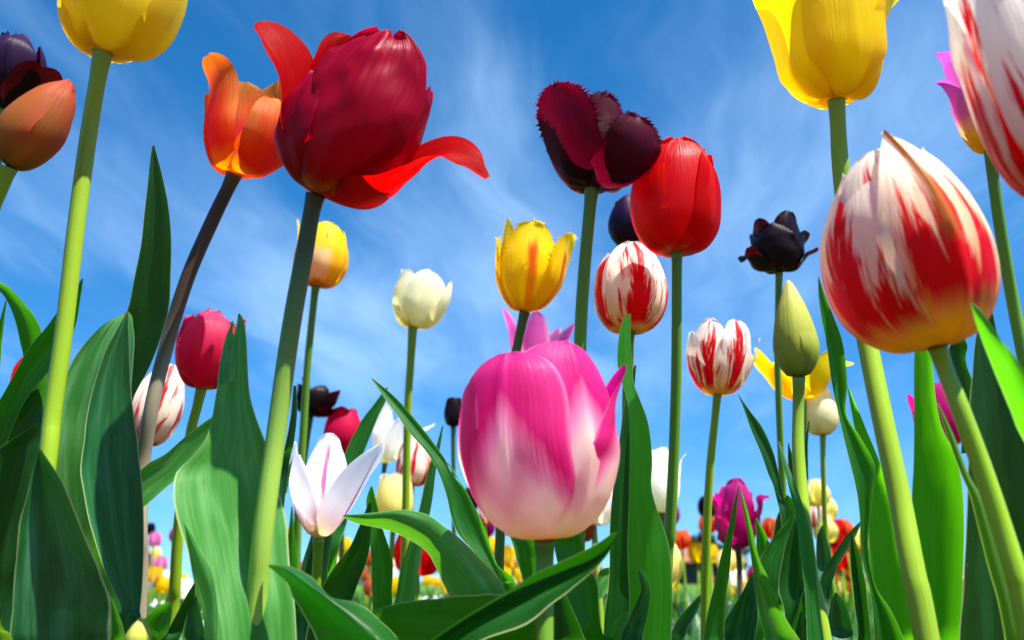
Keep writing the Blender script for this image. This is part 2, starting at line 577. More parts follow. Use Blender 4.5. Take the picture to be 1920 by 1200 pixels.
# ================================================================ SETTING
def build_setting():
    # ground: one sheet to the horizon, soil near, grass beyond
    m = bpy.data.materials.new("ground_soil_and_grass")
    m.use_nodes = True
    t = NT(m.node_tree)
    geo = t.n('ShaderNodeNewGeometry')
    s = t.n('ShaderNodeSeparateXYZ', {0: geo.outputs['Position']})
    nz = t.noise(geo.outputs['Position'], 1.3, 6, 0.65)
    nf = t.noise(geo.outputs['Position'], 30.0, 5, 0.7)
    soil = t.mix(nf, lin('#3a2c1f'), lin('#6b543c'))
    grass = t.mix(nf, lin('#2f5a1c'), lin('#5f8a33'))
    f = t.smooth(t.m('ADD', s.outputs[1], t.m('MULTIPLY', nz, 3.0)), 9.0, 12.0)
    col = t.mix(f, soil, grass)
    pb = t.n('ShaderNodeBsdfPrincipled', {'Base Color': col, 'Roughness': 0.95, 'Specular IOR Level': 0.1})
    bp = t.n('ShaderNodeBump', {'Height': nf, 'Strength': 0.7, 'Distance': 0.02})
    t.set(pb.inputs['Normal'], bp.outputs[0])
    t.n('ShaderNodeOutputMaterial', {0: pb.outputs[0]})
    V, Fc = [], []
    xs = [-900, -300, -80, -20, -8, -4, -2, -1, -.5, 0, .5, 1, 2, 4, 8, 20, 80, 300, 900]
    ys = [-60, -10, -2, -.5, 0, .3, .6, 1, 1.5, 2, 3, 4, 6, 8, 12, 20, 50, 120, 300, 900]
    for y in ys:
        for x in xs:
            z = 0.012 * mnoise.noise(Vector((x * 2.1, y * 2.1, 0))) if abs(x) < 9 and -1 < y < 13 else 0.0
            V.append((x, y, z))
    for i in range(len(ys) - 1):
        for j in range(len(xs) - 1):
            a = i * len(xs) + j
            Fc.append((a, a + 1, a + len(xs) + 1, a + len(xs)))
    g = link_mesh("ground", V, Fc, None, m)
    g['kind'] = 'structure'


def box(x0, x1, y0, y1, z0, z1):
    V = [(x, y, z) for z in (z0, z1) for y in (y0, y1) for x in (x0, x1)]
    Fc = [(0, 2, 3, 1), (4, 5, 7, 6), (0, 1, 5, 4), (2, 6, 7, 3), (0, 4, 6, 2), (1, 3, 7, 5)]
    return V, Fc


def build_house(cx, y, wdt, eave, ridge, wallc, roofm, label):
    t = thing("house", label, "house", (cx, y, 0))
    V, Fc = box(cx - wdt / 2, cx + wdt / 2, y, y + 7, 0, eave)
    link_mesh("wall", V, Fc, None, wallc, t, smooth=False)
    x0, x1 = cx - wdt / 2 - .6, cx + wdt / 2 + .6
    y0, y1, ym = y - .8, y + 7.8, y + 3.5
    V = [(x0, y0, eave), (x1, y0, eave), (x1, ym, ridge), (x0, ym, ridge), (x0, y1, eave), (x1, y1, eave),
         (x0, y0, eave - .22), (x1, y0, eave - .22), (x1, y1, eave - .22), (x0, y1, eave - .22)]
    Fc = [(0, 1, 2, 3), (3, 2, 5, 4), (6, 7, 1, 0), (4, 5, 8, 9), (6, 9, 8, 7), (0, 3, 4, 9, 6), (1, 7, 8, 5, 2)]
    link_mesh("roof", V, Fc, None, roofm, t, smooth=False)
    for k in range(3):
        wx = cx - wdt / 2 + wdt * (k + .5) / 3
        V, Fc = box(wx - .6, wx + .6, y - .06, y + .02, 0.9, eave - .9)
        link_mesh("window", V, Fc, None, MATS['dark_glass'], t, smooth=False)
    V, Fc = box(cx + .9, cx + 1.1, ym + .6, ym + 1.0, ridge - 0.5, ridge + .5)


def build_tree(x, y, h, r, seed, label):
    rng = random.Random(seed)
    t = thing("tree", label, "tree", (x, y, 0), "dark trees on the horizon")
    V, fc, uv = tube([Vector((x, y, 0)), Vector((x + .1, y, h * .3)), Vector((x, y, h * .7))], [h * .03, h * .022, h * .008], sides=8)
    link_mesh("trunk", V, fc, uv, MATS['bark'], t)
    V, Fc = [], []
    lobes = [(rng.gauss(0, r * .45), rng.gauss(0, r * .45), h * rng.uniform(.4, .9), r * rng.uniform(.35, .6)) for _ in range(11)]
    for _ in range(900):
        lx, ly, lz, lr = rng.choice(lobes)
        d = Vector((rng.gauss(0, 1), rng.gauss(0, 1), rng.gauss(0, .8))).normalized() * lr * rng.uniform(.5, 1.05)
        c = Vector((x + lx, y + ly, lz)) + d
        q = Vector((rng.gauss(0, 1), rng.gauss(0, 1), rng.gauss(0, 1))).normalized()
        p = q.orthogonal().normalized()
        q2 = q.cross(p)
        sz = r * rng.uniform(.08, .17)
        n0 = len(V)
        V.extend([c + p * sz, c + q2 * sz * .6, c - p * sz, c - q2 * sz * .6])
        Fc.append((n0, n0 + 1, n0 + 2, n0 + 3))
    link_mesh("crown", V, Fc, None, MATS['far_foliage'], t, smooth=False)


# ================================================================ MATERIALS
plain_mat('roof_brown', '#8a5a48', '#a06a55', 1.5)
plain_mat('roof_pink', '#c49a8c', '#d2aa9a', 1.5)
plain_mat('wall_dark', '#3b3230', '#4a403a', 1.0)
plain_mat('wall_pale', '#c9b8a8', '#d8c8b8', 1.0)
plain_mat('dark_glass', '#1d2a38', '#26384a', 1.0, 0.2)
plain_mat('bark', '#3a2e22', '#55432f', 3.0)
plain_mat('far_foliage', '#1d3a1c', '#3c5f2c', 0.4)
plain_mat('white_blossom', '#e8e8e4', '#f4f4f0', 60.0, 0.6)
plain_mat('stamen_dark', '#1c1420', '#3a2a30', 300.0, 0.8)
plain_mat('pistil_green', '#a8b860', '#c8d080', 300.0, 0.6)

leaf_mat('leaf_green', '#0a3c0a', '#1f6e18', '#4d8a58', trans=0.40, tcol='#58c40c', tip='#5a3a1a')
leaf_mat('leaf_blue', '#0f441c', '#256c2e', '#6ca48c', trans=0.20, tcol='#2f8a1c', rough=0.36, tip='#6a4a2a')
leaf_mat('leaf_dark', '#083008', '#155012', '#306c3c', trans=0.24, tcol='#35960c', tip='#5a4020')
leaf_mat('leaf_light', '#2c7422', '#4f9f38', '#94c48c', trans=0.36, tcol='#6cc41a', rough=0.38, tip='#7a5a2a')
leaf_mat('leaf_lime', '#3a7010', '#5f981c', '#84ac50', trans=0.36, tcol='#94cf1a', rough=0.42)
leaf_mat('leaf_far', '#164612', '#34741f', '#66946a', trans=0.3, tcol='#5fb01a')
leaf_mat('leaf_bright', '#125a0c', '#2a861a', '#5c9c50', trans=0.58, tcol='#74e60e', tip='#6a4a1a')
stem_mat('stem_green', [(0.0, '#62902c'), (0.55, '#6c9c28'), (0.93, '#4a7c2a'), (1.0, '#5c8030')])
stem_mat('stem_lime', [(0.0, '#86a820'), (0.6, '#94b61c'), (0.93, '#7ca024'), (1.0, '#809838')])
stem_mat('stem_pale', [(0.0, '#98c04c'), (0.46, '#94bc44'), (0.60, '#64882c'), (0.76, '#3a4c18'), (1.0, '#2e3a12')])  # dark top: the flower's shadow painted in, along with real brownish tint
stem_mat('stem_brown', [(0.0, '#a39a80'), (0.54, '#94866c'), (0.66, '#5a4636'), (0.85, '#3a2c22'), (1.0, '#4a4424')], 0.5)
stem_mat('stem_dark', [(0.0, '#5f8c3c'), (0.6, '#4f7a34'), (1.0, '#44602c')])

petal_mat('petal_yellow', [(0.0, '#b88c08'), (0.12, '#dcb806'), (0.5, '#ecd20a'), (1.0, '#f0da20')], trans=0.62, tcol='#ffe800', vein=0.12)
petal_mat('petal_lemon', [(0.0, '#c8a81c'), (0.2, '#d4b41a'), (0.6, '#e0c830'), (1.0, '#e8d850')], trans=0.60, tcol='#fff040', vein=0.12)
petal_mat('petal_cream', [(0.0, '#d8c24a'), (0.16, '#ece49a'), (0.5, '#f2efc8'), (1.0, '#f4f2dc')], trans=0.48, vein=0.12, sat=1.0, tval=1.2)
petal_mat('petal_white', [(0.0, '#d8d48a'), (0.12, '#ecead0'), (0.5, '#f2f1ec'), (1.0, '#f6f5f2')], trans=0.50, vein=0.10)
petal_mat('petal_bud', [(0.0, '#6f8424'), (0.25, '#a8b040'), (0.7, '#c0c258'), (1.0, '#d2d084')], trans=0.30, vein=0.16, rough=0.5)
petal_mat('petal_crimson', [(0.0, '#b08a1e'), (0.09, '#a07414'), (0.17, '#6c1010'), (0.24, '#780014'), (0.4, '#8e0022'), (1.0, '#a40034')],
          warp=0.14, trans=0.50, tcol='#f00008', rough=0.36, spec=0.16, vein=0.45, mott=0.5)
petal_mat('petal_scarlet', [(0.0, '#c09020'), (0.10, '#b81414'), (1.0, '#c80408')],
          warp=0.12, trans=0.66, tcol='#f00402', mott=0.45, spec=0.10, rough=0.45, vein=0.22)
petal_mat('petal_red', [(0.0, '#d8a81c'), (0.08, '#cc5a14'), (0.17, '#c00010'), (0.5, '#cc0012'), (1.0, '#d80410')],
          warp=0.10, edge=('#dc1c08', 0.45, 1.0), trans=0.60, tcol='#ff1404', rough=0.36, spec=0.30, vein=0.2)
petal_mat('petal_orange', [(0.0, '#d8c010'), (0.13, '#e2b00c'), (0.27, '#c82808'), (0.55, '#d03c14'), (0.85, '#de7834'), (1.0, '#e49c4c')],
          warp=0.14, edge=('#df8c44', 0.35, 0.95, 0.25, 0.6), mid=('#cc2230', 0.30, 0.25, 0.75), trans=0.56, tcol='#ff4c0c', vein=0.2)
petal_mat('petal_peach', [(0.0, '#6c7a1c'), (0.12, '#7c7420'), (0.30, '#a4742c'), (0.5, '#a86c34'), (0.85, '#b86038'), (1.0, '#c04830')],
          warp=0.16, edge=('#c8603c', 0.45, 1.0), trans=0.48, tcol='#ffa040', vein=0.26)
petal_mat('petal_plum', [(0.0, '#c8c07a'), (0.045, '#58203c'), (0.15, '#22041a'), (0.5, '#3c0418'), (1.0, '#560824')],
          warp=0.10, trans=0.40, tcol='#8c0026', rough=0.45, vein=0.35, sat=1.2, spec=0.15, mott=0.4)
petal_mat('petal_black', [(0.0, '#5a5a20'), (0.06, '#22060e'), (0.5, '#160408'), (1.0, '#1e060e')], trans=0.25, tcol='#6a000a',
          rough=0.38, spec=0.22, vein=0.3)
petal_mat('petal_violet_black', [(0.0, '#1c0814'), (0.5, '#200a2c'), (1.0, '#32123e')], trans=0.15, tcol='#5a0830', rough=0.40, spec=0.16, vein=0.35)
petal_mat('petal_pink', [(0.0, '#ece0a8'), (0.10, '#f2f0d6'), (0.46, '#f2efe0'), (0.58, '#e9a0c6'), (0.70, '#d42884'), (1.0, '#d84098')],
          warp=0.16, wedge=0.42, rim='#f0b0d8', trans=0.52, vein=0.16, sat=1.3, rough=0.40, spec=0.18, mott=0.12)
petal_mat('petal_rose', [(0.0, '#d8c030'), (0.07, '#c8a030'), (0.14, '#b00a30'), (0.5, '#c81c48'), (1.0, '#dc4c78')],
          warp=0.10, trans=0.48, tcol='#ff1040', vein=0.2, rough=0.4)
petal_mat('petal_magenta', [(0.0, '#d8d0a0'), (0.08, '#a8146a'), (0.5, '#b00e70'), (1.0, '#c43a90')], trans=0.50, tcol='#f00890', vein=0.24)
petal_mat('petal_cerise', [(0.0, '#c01040'), (0.5, '#c40e48'), (1.0, '#d02058')], trans=0.50, tcol='#ff0838', vein=0.2)
petal_mat('petal_lily', [(0.0, '#e0d48c'), (0.10, '#ebe0c0'), (0.22, '#eedde0'), (0.4, '#f2f0f2'), (1.0, '#f6f6f6')],
          warp=0.14, mid=('#cc78a8', 0.06, 0.14, 0.95), flame=('#d070a4', -0.02, 0.55, 1.30), trans=0.48, vein=0.12)
petal_mat('petal_lilac', [(0.0, '#e4d890'), (0.14, '#efe2c8'), (0.3, '#e6a4cc'), (0.6, '#d868ae'), (1.0, '#d86cb4')],
          warp=0.16, edge=('#efc4de', 0.5, 1.0), trans=0.52, tcol='#ff70c0', vein=0.2)
petal_mat('petal_flamed', [(0.0, '#d8b020'), (0.13, '#e8c848'), (0.28, '#efe0a8'), (0.5, '#f1ecd8'), (1.0, '#f5f3ee')],
          warp=0.12, soft=0.2, flow=(0.13, 0.24), flame=('#cc0410', 0.44, 0.42, 0.52), trans=0.36, vein=0.14, sat=1.35)
petal_mat('petal_flamed_big', [(0.0, '#e4b814'), (0.19, '#f0c818'), (0.32, '#e6b860'), (0.5, '#ead8b4'), (1.0, '#f2eee2')],
          warp=0.16, flow=(0.21, 0.34), soft=0.2, flame=('#d80410', 0.84, 0.42, 1.10), trans=0.36, vein=0.20, sat=1.4)
petal_mat('petal_flamed_pale', [(0.0, '#e0c040'), (0.12, '#eed890'), (0.3, '#f0e8d0'), (1.0, '#f5f3ee')],
          warp=0.12, soft=0.2, flame=('#c60c24', 0.40, 0.45, 0.55), trans=0.36, vein=0.14, sat=1.3)
petal_mat('petal_yellow_flame', [(0.0, '#d8a80c'), (0.15, '#e8c408'), (0.6, '#f2da0c'), (1.0, '#f4e230')],
          warp=0.10, mid=('#c81e0c', 0.26, 0.10, 0.86), edge=('#f4d814', 0.6, 1.0), flame=('#cc240c', 0.20, 1.0, 0.85), trans=0.52, tcol='#ffe400', vein=0.14)
petal_mat('petal_yellow_blush', [(0.0, '#d8a818'), (0.2, '#e8bc20'), (0.6, '#f0d020'), (1.0, '#f6dc20')],
          warp=0.16, flame=('#d8482c', 0.05, 0.6, 0.6), mid=('#f2e0a8', 0.5, 0.15, 0.65), trans=0.50, tcol='#ffd000', vein=0.14)
petal_mat('petal_flamed_corner', [(0.0, '#dcae14'), (0.10, '#e2b060'), (0.25, '#ead8b4'), (0.5, '#f0ecde'), (1.0, '#f3f0e8')],
          warp=0.14, flame=('#d00812', 0.60, 0.25, 0.95), trans=0.36, vein=0.16, sat=1.3)
petal_mat('petal_flamed_front', [(0.0, '#e4b814'), (0.19, '#f0c818'), (0.32, '#e6b860'), (0.5, '#ead8b4'), (1.0, '#f2eee2')],
          warp=0.16, soft=0.2, flow=(0.21, 0.34), flame=('#d80410', 0.86, 0.34, 1.16), mid=('#b07030', 0.20, 0.45, 1.25), trans=0.36, vein=0.20, sat=1.4)
petal_mat('petal_pale', [(0.0, '#c8b440'), (0.2, '#e0d070'), (0.6, '#ebe29c'), (1.0, '#f0eabc')], trans=0.52, vein=0.12, sat=1.2)
M = MATS

# ================================================================ NEAR TULIPS
def ground_point(stem):
    a, b = P(*stem[-2]), P(*stem[-1])
    dv = (b - a)
    if dv.z < -1e-4:
        g = b + dv * min(b.z / -dv.z, 0.10 / max(1e-6, math.hypot(dv.x, dv.y)))
    else:
        g = b
    return Vector((b.x + (g.x - b.x) * 0.6, b.y + (g.y - b.y) * 0.6, 0.0))


def cup6(fr, parent, mat, H, R, phi0=0.0, close=0.55, W=None, inner=None, seed=0, wob=0.25, var=0.06, skip=(), **kw):
    """six tepals closing into a cup: three outside, three inside, each a little different"""
    rng = random.Random(seed * 7 + 1)
    W = W or R * 1.02
    n = 0
    for ring in (1, 0):
        for q in range(3):
            n += 1
            if n in skip:
                continue
            s = 1.0 if ring == 0 else 0.90
            h = H * rng.uniform(1 - var, 1.0)
            c = close * rng.uniform(0.85, 1.12)
            ph = phi0 + q * 120 + (60 if ring else 0) + rng.uniform(-6, 6)
            mid = [(0, 0), (R * .60 * s, H * .035), (R * .95 * s, H * .24), (R * 1.0 * s, H * .50), (R * (.55 + .45 * c) * s, h * .80),
                   (R * c * s, h)]
            add_petal(fr, parent, (inner or mat) if ring else mat, ph, mid, W * s * rng.uniform(.96, 1.04), seed=seed * 31 + n, rad=.7,
                      wob=wob, **kw)


def pistil(fr, parent, h):
    V, fc, uv = tube([fr.B, fr.B + fr.a * h * fr.k * .5, fr.B + fr.a * h * fr.k], [h * .10 * fr.k, h * .12 * fr.k, h * .09 * fr.k], sides=8)
    link_mesh("pistil", V, fc, uv, M['pistil_green'], parent)


class Plant:
    def __init__(self, label, base=None, stem=None, w=(10, 10), smat='stem_green', group=None, cat="tulip", name="tulip", ground=None):
        """base = frame args; stem = [(u,v,depth)...] flower->down, w = stem widths in photo pixels (top, bottom)"""
        if stem:
            g = ground_point(stem)
        else:
            g = ground
        self.g = g
        self.t = thing(name, label, cat, g, group)
        self.fr = Frame(*base[0], **base[1]) if base else None
        if stem:
            pts = [P(*s) for s in stem]
            n = len(pts)
            wd = [(w[0] + (w[1] - w[0]) * i / (n - 1)) * 0.5 * stem[i][2] / F for i in range(n)]
            mid_ = pts[-1].lerp(g, 0.5)
            pts += [mid_, g]
            wd += [wd[-1], wd[-1]]
            pts.reverse()
            wd.reverse()
            wd[-1] *= 1.25
            V, fc, uv = tube(pts, wd, sides=26)
            link_mesh("stem", V, fc, uv, M[smat], self.t)
        self.nl = 0

    def leaf(self, rows, d, mat='leaf_green', gr=True, strips=(), **kw):
        self.nl += 1
        V, fc, uv = leaf_geo(rows, d, ground=self.g if gr else None, seed=hash_(self.t['label']) + self.nl, **kw)
        for rows2, d2, kw2 in strips:
            V2, f2, uv2 = leaf_geo(rows2, d2, **kw2)
            n0 = len(V)
            V += V2
            fc += [tuple(i + n0 for i in q) for q in f2]
            uv += uv2
        return link_mesh("leaf", V, fc, uv, M[mat], self.t)

    def petal(self, mat, phi, mid, W, **kw):
        return add_petal(self.fr, self.t, M[mat], phi, mid, W, **kw)

    def cup(self, mat, H, R, inner=None, **kw):
        cup6(self.fr, self.t, M[mat], H, R, inner=M[inner] if inner else None, **kw)


def hash_(s):
    return sum((i + 1) * ord(c) for i, c in enumerate(s)) % 9973


def B(u, v, d, **kw):
    return ((u, v, d), kw)


def gp(u, d):
    p = P(u, 1200, d)
    return Vector((p.x, p.y, 0))


# ---- left edge -------------------------------------------------------------
f1 = Plant("lemon yellow tulip on a tall pale stem, its top cut off at upper left",
           B(193, 97, .45, lean=3), [(193, 97, .45), (183, 150, .45), (165, 260, .45), (142, 430, .44), (120, 620, .43), (98, 780, .42), (85, 900, .41)],
           (29, 33), 'stem_lime')
f1.petal('petal_lemon', 38, [(0, 0), (56, -2), (102, 40), (116, 115), (110, 190), (80, 250)], 112, seed=3, wob=.2)
f1.petal('petal_lemon', -58, [(0, 0), (42, 10), (76, 50), (84, 120), (82, 190), (60, 250)], 92, seed=4, wob=.2)
f1.petal('petal_lemon', 98, [(0, 0), (58, -2), (104, 44), (126, 120), (122, 190), (100, 245)], 78, seed=5, wob=.2)
for i_, ph_ in enumerate((155, 210, 265)):
    f1.petal('petal_lemon', ph_, [(0, 0), (50, 5), (85, 50), (92, 120), (85, 190), (60, 245)], 88, seed=6 + i_, wob=.2)
f1.leaf([(95, 1150, 230, 1150), (88, 1000, 235, 1000), (84, 860, 242, 850), (92, 790, 246, 760), (113, 725, 248, 680), (140, 665, 250, 630),
         (188, 612, 248, 598), (228, 590, 240, 583)], (.43, .46), 'leaf_light', cup=.12, roll=-.25)
f1.leaf([(-60, 900, -30, 960), (-25, 795, 5, 850), (15, 722, 45, 755), (52, 657, 90, 700), (85, 614, 114, 672), (112, 580, 131, 640),
         (137, 548, 145, 600), (153, 523, 156, 522)], (.46, .47), 'leaf_green', cup=.18, roll=.4)
f1.leaf([(60, 880, 110, 880), (45, 760, 95, 760), (42, 673, 86, 655), (38, 640, 79, 622), (28, 595, 67, 598), (12, 562, 46, 570), (-6, 545, 14, 536),
         (-40, 548, -28, 525), (-80, 580, -78, 577)], (.5, .49), 'leaf_green', cup=.2, wave=.5)
f1.leaf([(70, 900, 104, 880), (75, 830, 102, 800), (71, 740, 99, 740), (86, 690, 96, 690)], (.52, .52), 'leaf_light')

f3 = Plant("peach and bronze tulip bud leaning right at the left edge",
           B(14, 312, .41, lean=27), [(14, 312, .41), (2, 345, .41), (-25, 420, .41), (-55, 620, .41), (-70, 900, .40)], (30, 34), 'stem_lime')
f3.petal('petal_peach', 45, [(0, 0), (30, 10), (52, 50), (56, 100), (38, 160), (8, 203)], 58, seed=21, tipn=1.7, wob=.2)
f3.petal('petal_peach', -35, [(0, 0), (32, 10), (56, 50), (58, 100), (38, 160), (4, 206)], 66, seed=22, tipn=1.7, wob=.2)
f3.petal('petal_peach', 105, [(0, 0), (30, 10), (50, 50), (52, 100), (38, 160), (14, 196)], 50, seed=23, tipn=1.7, wob=.2)
for i_, ph_ in enumerate((165, 225, 285)):
    f3.petal('petal_peach', ph_, [(0, 0), (30, 10), (50, 50), (52, 100), (36, 160), (8, 196)], 60, seed=24 + i_, tipn=1.7, wob=.2)
f3.leaf([(-110, 1200, 62, 1200), (-92, 1050, 88, 1060), (-50, 925, 104, 930), (-8, 848, 104, 850), (42, 812, 100, 815), (84, 786, 93, 783)],
        (.42, .44), 'leaf_dark', cup=.15, roll=.3)
f3.leaf([(-60, 880, 0, 900), (-12, 800, 66, 830), (28, 765, 84, 790), (54, 738, 83, 768), (67, 730, 72, 728)], (.48, .48), 'leaf_dark', cup=.15)
f3.leaf([(-40, 760, -8, 760), (-14, 650, 6, 620), (10, 564, 13, 562)], (.5, .5), 'leaf_green')

f2 = Plant("dark purple tulip with a drooping petal behind the peach bud at left",
           B(5, 205, .5, lean=5), [(5, 205, .5), (-8, 300, .5), (-30, 600, .5), (-45, 900, .5)], (20, 22))
f2.petal('petal_violet_black', 20, [(0, 0), (26, 20), (44, 70), (44, 120), (18, 152)], 46, seed=41, wob=.4)
f2.petal('petal_violet_black', -40, [(0, 0), (30, 20), (50, 60), (50, 110), (30, 150)], 46, seed=42, wob=.4)
f2.petal('petal_black', 75, [(0, 0), (34, 12), (62, 40), (86, 62), (106, 72)], 34, seed=43, cup=.7, wob=.5, ruf=.3)
f2.petal('petal_black', 55, [(0, 0), (32, 12), (60, 40), (78, 64), (88, 76)], 30, seed=48, cup=.9, wob=.5, ruf=.3)
for i_, ph_ in enumerate((130, 190, 250)):
    f2.petal('petal_violet_black', ph_, [(0, 0), (30, 20), (50, 60), (50, 110), (30, 150)], 46, seed=44 + i_, wob=.4)

lf4 = Plant("young tulip plant whose broad pointed leaf stands foremost at lower left, one flap sunlit", name="tulip_plant", ground=gp(110, .34))
lf4.leaf([(20, 1290, 75, 1290, 210, 1290), (22, 1195, 74, 1200, 207, 1195), (24, 1133, 73, 1120, 205, 1130), (31, 1040, 73, 1045, 190, 1078), (40, 975, 73, 985, 166, 1020),
          (54, 912, 73, 925, 124, 915), (66, 865, 74, 872, 97, 872), (74, 843, 75, 842, 77, 843)], (.33, .335), 'leaf_blue', fold=.85, md=.0045, cup=0, roll=0)
lf4.leaf([(200, 1300, 245, 1300), (207, 1190, 233, 1190), (207, 1150, 222, 1150), (205, 1118, 208, 1118)], (.36, .36), 'leaf_light')
lf4.leaf([(-40, 1300, 30, 1300), (-24, 1200, 22, 1200), (-12, 1175, 6, 1180), (-3, 1158, -1, 1158)], (.31, .31), 'leaf_lime')

bud = Plant("small closed green tulip bud with a pinkish tip just entering the frame at lower left",
            B(254, 1232, .34, lean=2), [(254, 1232, .34), (254, 1260, .34), (256, 1330, .34)], (24, 26), 'stem_lime')
bud.cup('petal_bud', 72, 24, close=.12, seed=61, W=26, tipn=1.5)

# ---- orange and its neighbours -----------------------------------------------
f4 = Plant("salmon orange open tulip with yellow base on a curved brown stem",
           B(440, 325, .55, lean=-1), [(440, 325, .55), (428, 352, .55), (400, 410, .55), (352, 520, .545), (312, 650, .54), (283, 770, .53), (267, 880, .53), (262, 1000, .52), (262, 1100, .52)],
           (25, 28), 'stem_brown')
f4.petal('petal_orange', -42, [(0, 0), (38, 12), (58, 76), (54, 136), (56, 186), (72, 222)], 60, seed=71, wob=.2, side=[0, -4, -8, -6], tipn=2.4, tipc=.62, nt=34, ns=18)
f4.petal('petal_orange', 62, [(0, 0), (52, -10), (96, 20), (112, 66), (108, 100), (96, 128)], 72, seed=72, wob=.2, nt=34, ns=18)
f4.petal('petal_orange', 150, [(0, 0), (46, 8), (82, 60), (92, 140), (96, 200), (92, 244)], 84, seed=73, wob=.2, tipn=2.5)
f4.petal('petal_orange', 195, [(0, 0), (42, 8), (66, 60), (72, 130), (74, 190), (70, 236)], 66, seed=74, wob=.2)
f4.petal('petal_orange', -105, [(0, 0), (40, 10), (60, 60), (62, 110), (64, 150), (66, 176)], 46, seed=75, wob=.2)
f4.petal('petal_orange', 105, [(0, 0), (48, 0), (90, 40), (108, 90), (104, 130), (96, 150)], 56, seed=76, wob=.2)
f4.leaf([(190, 1200, 264, 1200), (228, 1150, 262, 1150), (213, 1107, 266, 1110), (193, 1060, 269, 1050), (173, 1000, 269, 980), (160, 950, 267, 925), (153, 900, 263, 880), (152, 865, 258, 840),
         (157, 817, 253, 800), (164, 775, 248, 755), (177, 717, 245, 700), (197, 660, 243, 650), (218, 622, 241, 615), (236, 588, 240, 586)],
        (.38, .40), 'leaf_blue', cup=.10, roll=.6)
f4.leaf([(180, 960, 215, 1010), (240, 905, 255, 965), (275, 872, 274, 948), (310, 852, 312, 915), (345, 821, 350, 885), (375, 797, 386, 845), (405, 775, 415, 805), (440, 750, 442, 756)],
        (.47, .46), 'leaf_light', cup=.15, roll=-.5)

f33 = Plant("white and red striped tulip leaning right, half hidden behind the brown stem at left",
            B(262, 832, .66, lean=18), [(262, 832, .66), (255, 880, .66), (250, 1000, .66), (250, 1100, .66)], (16, 16))
f33.cup('petal_flamed_pale', 158, 50, close=.45, seed=81, phi0=20)
f33.leaf([(120, 900, 250, 880), (150, 800, 246, 765), (190, 692, 280, 690), (216, 632, 300, 635), (237, 585, 318, 570), (250, 530, 322, 500), (264, 460, 321, 440),
          (272, 390, 315, 385), (279, 320, 303, 325), (285, 274, 289, 272)], (.52, .52), 'leaf_dark', cup=.12, roll=.2)

f32 = Plant("fringed rose red tulip between the brown stem and a tall notched leaf",
            B(378, 727, .60, lean=2), [(378, 727, .60), (369, 765, .60), (358, 810, .60), (345, 900, .60), (334, 1000, .60), (328, 1100, .60), (322, 1170, .60)], (17, 22), 'stem_lime')
f32.petal('petal_rose', 22, [(0, 0), (34, -2), (60, 40), (62, 80), (50, 120), (28, 142)], 58, seed=91, fringe=.2, wob=.3)
f32.petal('petal_scarlet', -60, [(0, 0), (26, 4), (44, 40), (48, 80), (44, 112), (34, 134)], 40, seed=92, fringe=.26, wob=.3)
f32.petal('petal_rose', 95, [(0, 0), (34, 2), (60, 40), (66, 80), (64, 115), (60, 138)], 42, seed=93, fringe=.26, wob=.3)
for i_, ph_ in enumerate((150, 205, 260)):
    f32.petal('petal_rose', ph_, [(0, 0), (30, 4), (52, 40), (56, 80), (50, 115), (40, 138)], 50, seed=94 + i_, fringe=.26, wob=.3)
f32.leaf([(240, 1260, 330, 1260), (258, 1185, 318, 1195), (288, 1143, 322, 1152), (318, 1128, 322, 1132)], (.5, .5), 'leaf_green', roll=-.4)
f32.leaf([(285, 1260, 325, 1260), (318, 1178, 346, 1178), (345, 1125, 363, 1130), (364, 1093, 367, 1094)], (.46, .46), 'leaf_dark')
f32.leaf([(325, 1280, 400, 1280), (342, 1190, 386, 1195), (352, 1150, 376, 1150), (366, 1118, 369, 1118)], (.44, .44), 'leaf_blue')

# ---- the big crimson tulip -----------------------------------------------------
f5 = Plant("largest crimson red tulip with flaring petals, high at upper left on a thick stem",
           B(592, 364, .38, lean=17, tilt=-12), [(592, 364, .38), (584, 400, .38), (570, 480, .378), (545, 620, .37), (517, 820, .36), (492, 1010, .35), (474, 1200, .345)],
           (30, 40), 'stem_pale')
f5.petal('petal_crimson', -2, [(0, 0), (52, 6), (104, 62), (124, 150), (122, 232), (112, 285), (94, 322)], 128, seed=101, wob=.62, ruf=.25, crum=1.3, rib=1.4, nt=48, ns=28, tipn=2.5, tipc=.6, side=[0, 22, 40, 44, 52])
f5.petal('petal_crimson', -58, [(0, 0), (50, 10), (94, 55), (108, 110), (104, 160), (86, 214)], 84, seed=102, wob=.5, crum=1.2, nt=36, ns=20, rib=.8)
f5.petal('petal_scarlet', -84, [(0, 0), (50, 20), (82, 80), (98, 140), (122, 205), (160, 258), (206, 292)], 72, seed=103, wob=.5, crum=1.0, cup=1.2, nt=40, ns=22, ruf=.2, twist=-52, tipn=2.6)
f5.petal('petal_crimson', 80, [(0, 0), (60, -2), (114, 36), (136, 100), (148, 165), (154, 220), (146, 258)], 76, seed=104, wob=.5, nt=36, ns=20, ruf=.3)
f5.petal('petal_scarlet', 82, [(0, 0), (70, -6), (130, 20), (160, 72), (180, 118), (214, 148), (262, 146), (304, 116)], 96, seed=105, wob=.35, cup=1.0, nt=52, ns=24, tipn=1.5, tipc=.46, twist=66, tstart=.22, crum=1.0)
f5.petal('petal_scarlet', 168, [(0, 0), (50, 20), (90, 90), (98, 180), (92, 270), (90, 366)], 92, seed=106, wob=.6, ruf=.4, nt=30, ns=18)
f5.petal('petal_scarlet', 222, [(0, 0), (50, 20), (90, 90), (94, 180), (96, 260), (98, 362)], 80, seed=107, wob=.6, ruf=.4, nt=30, ns=18)
f5.petal('petal_scarlet', 118, [(0, 0), (50, 20), (90, 90), (110, 170), (120, 230), (112, 280)], 80, seed=108, wob=.4)
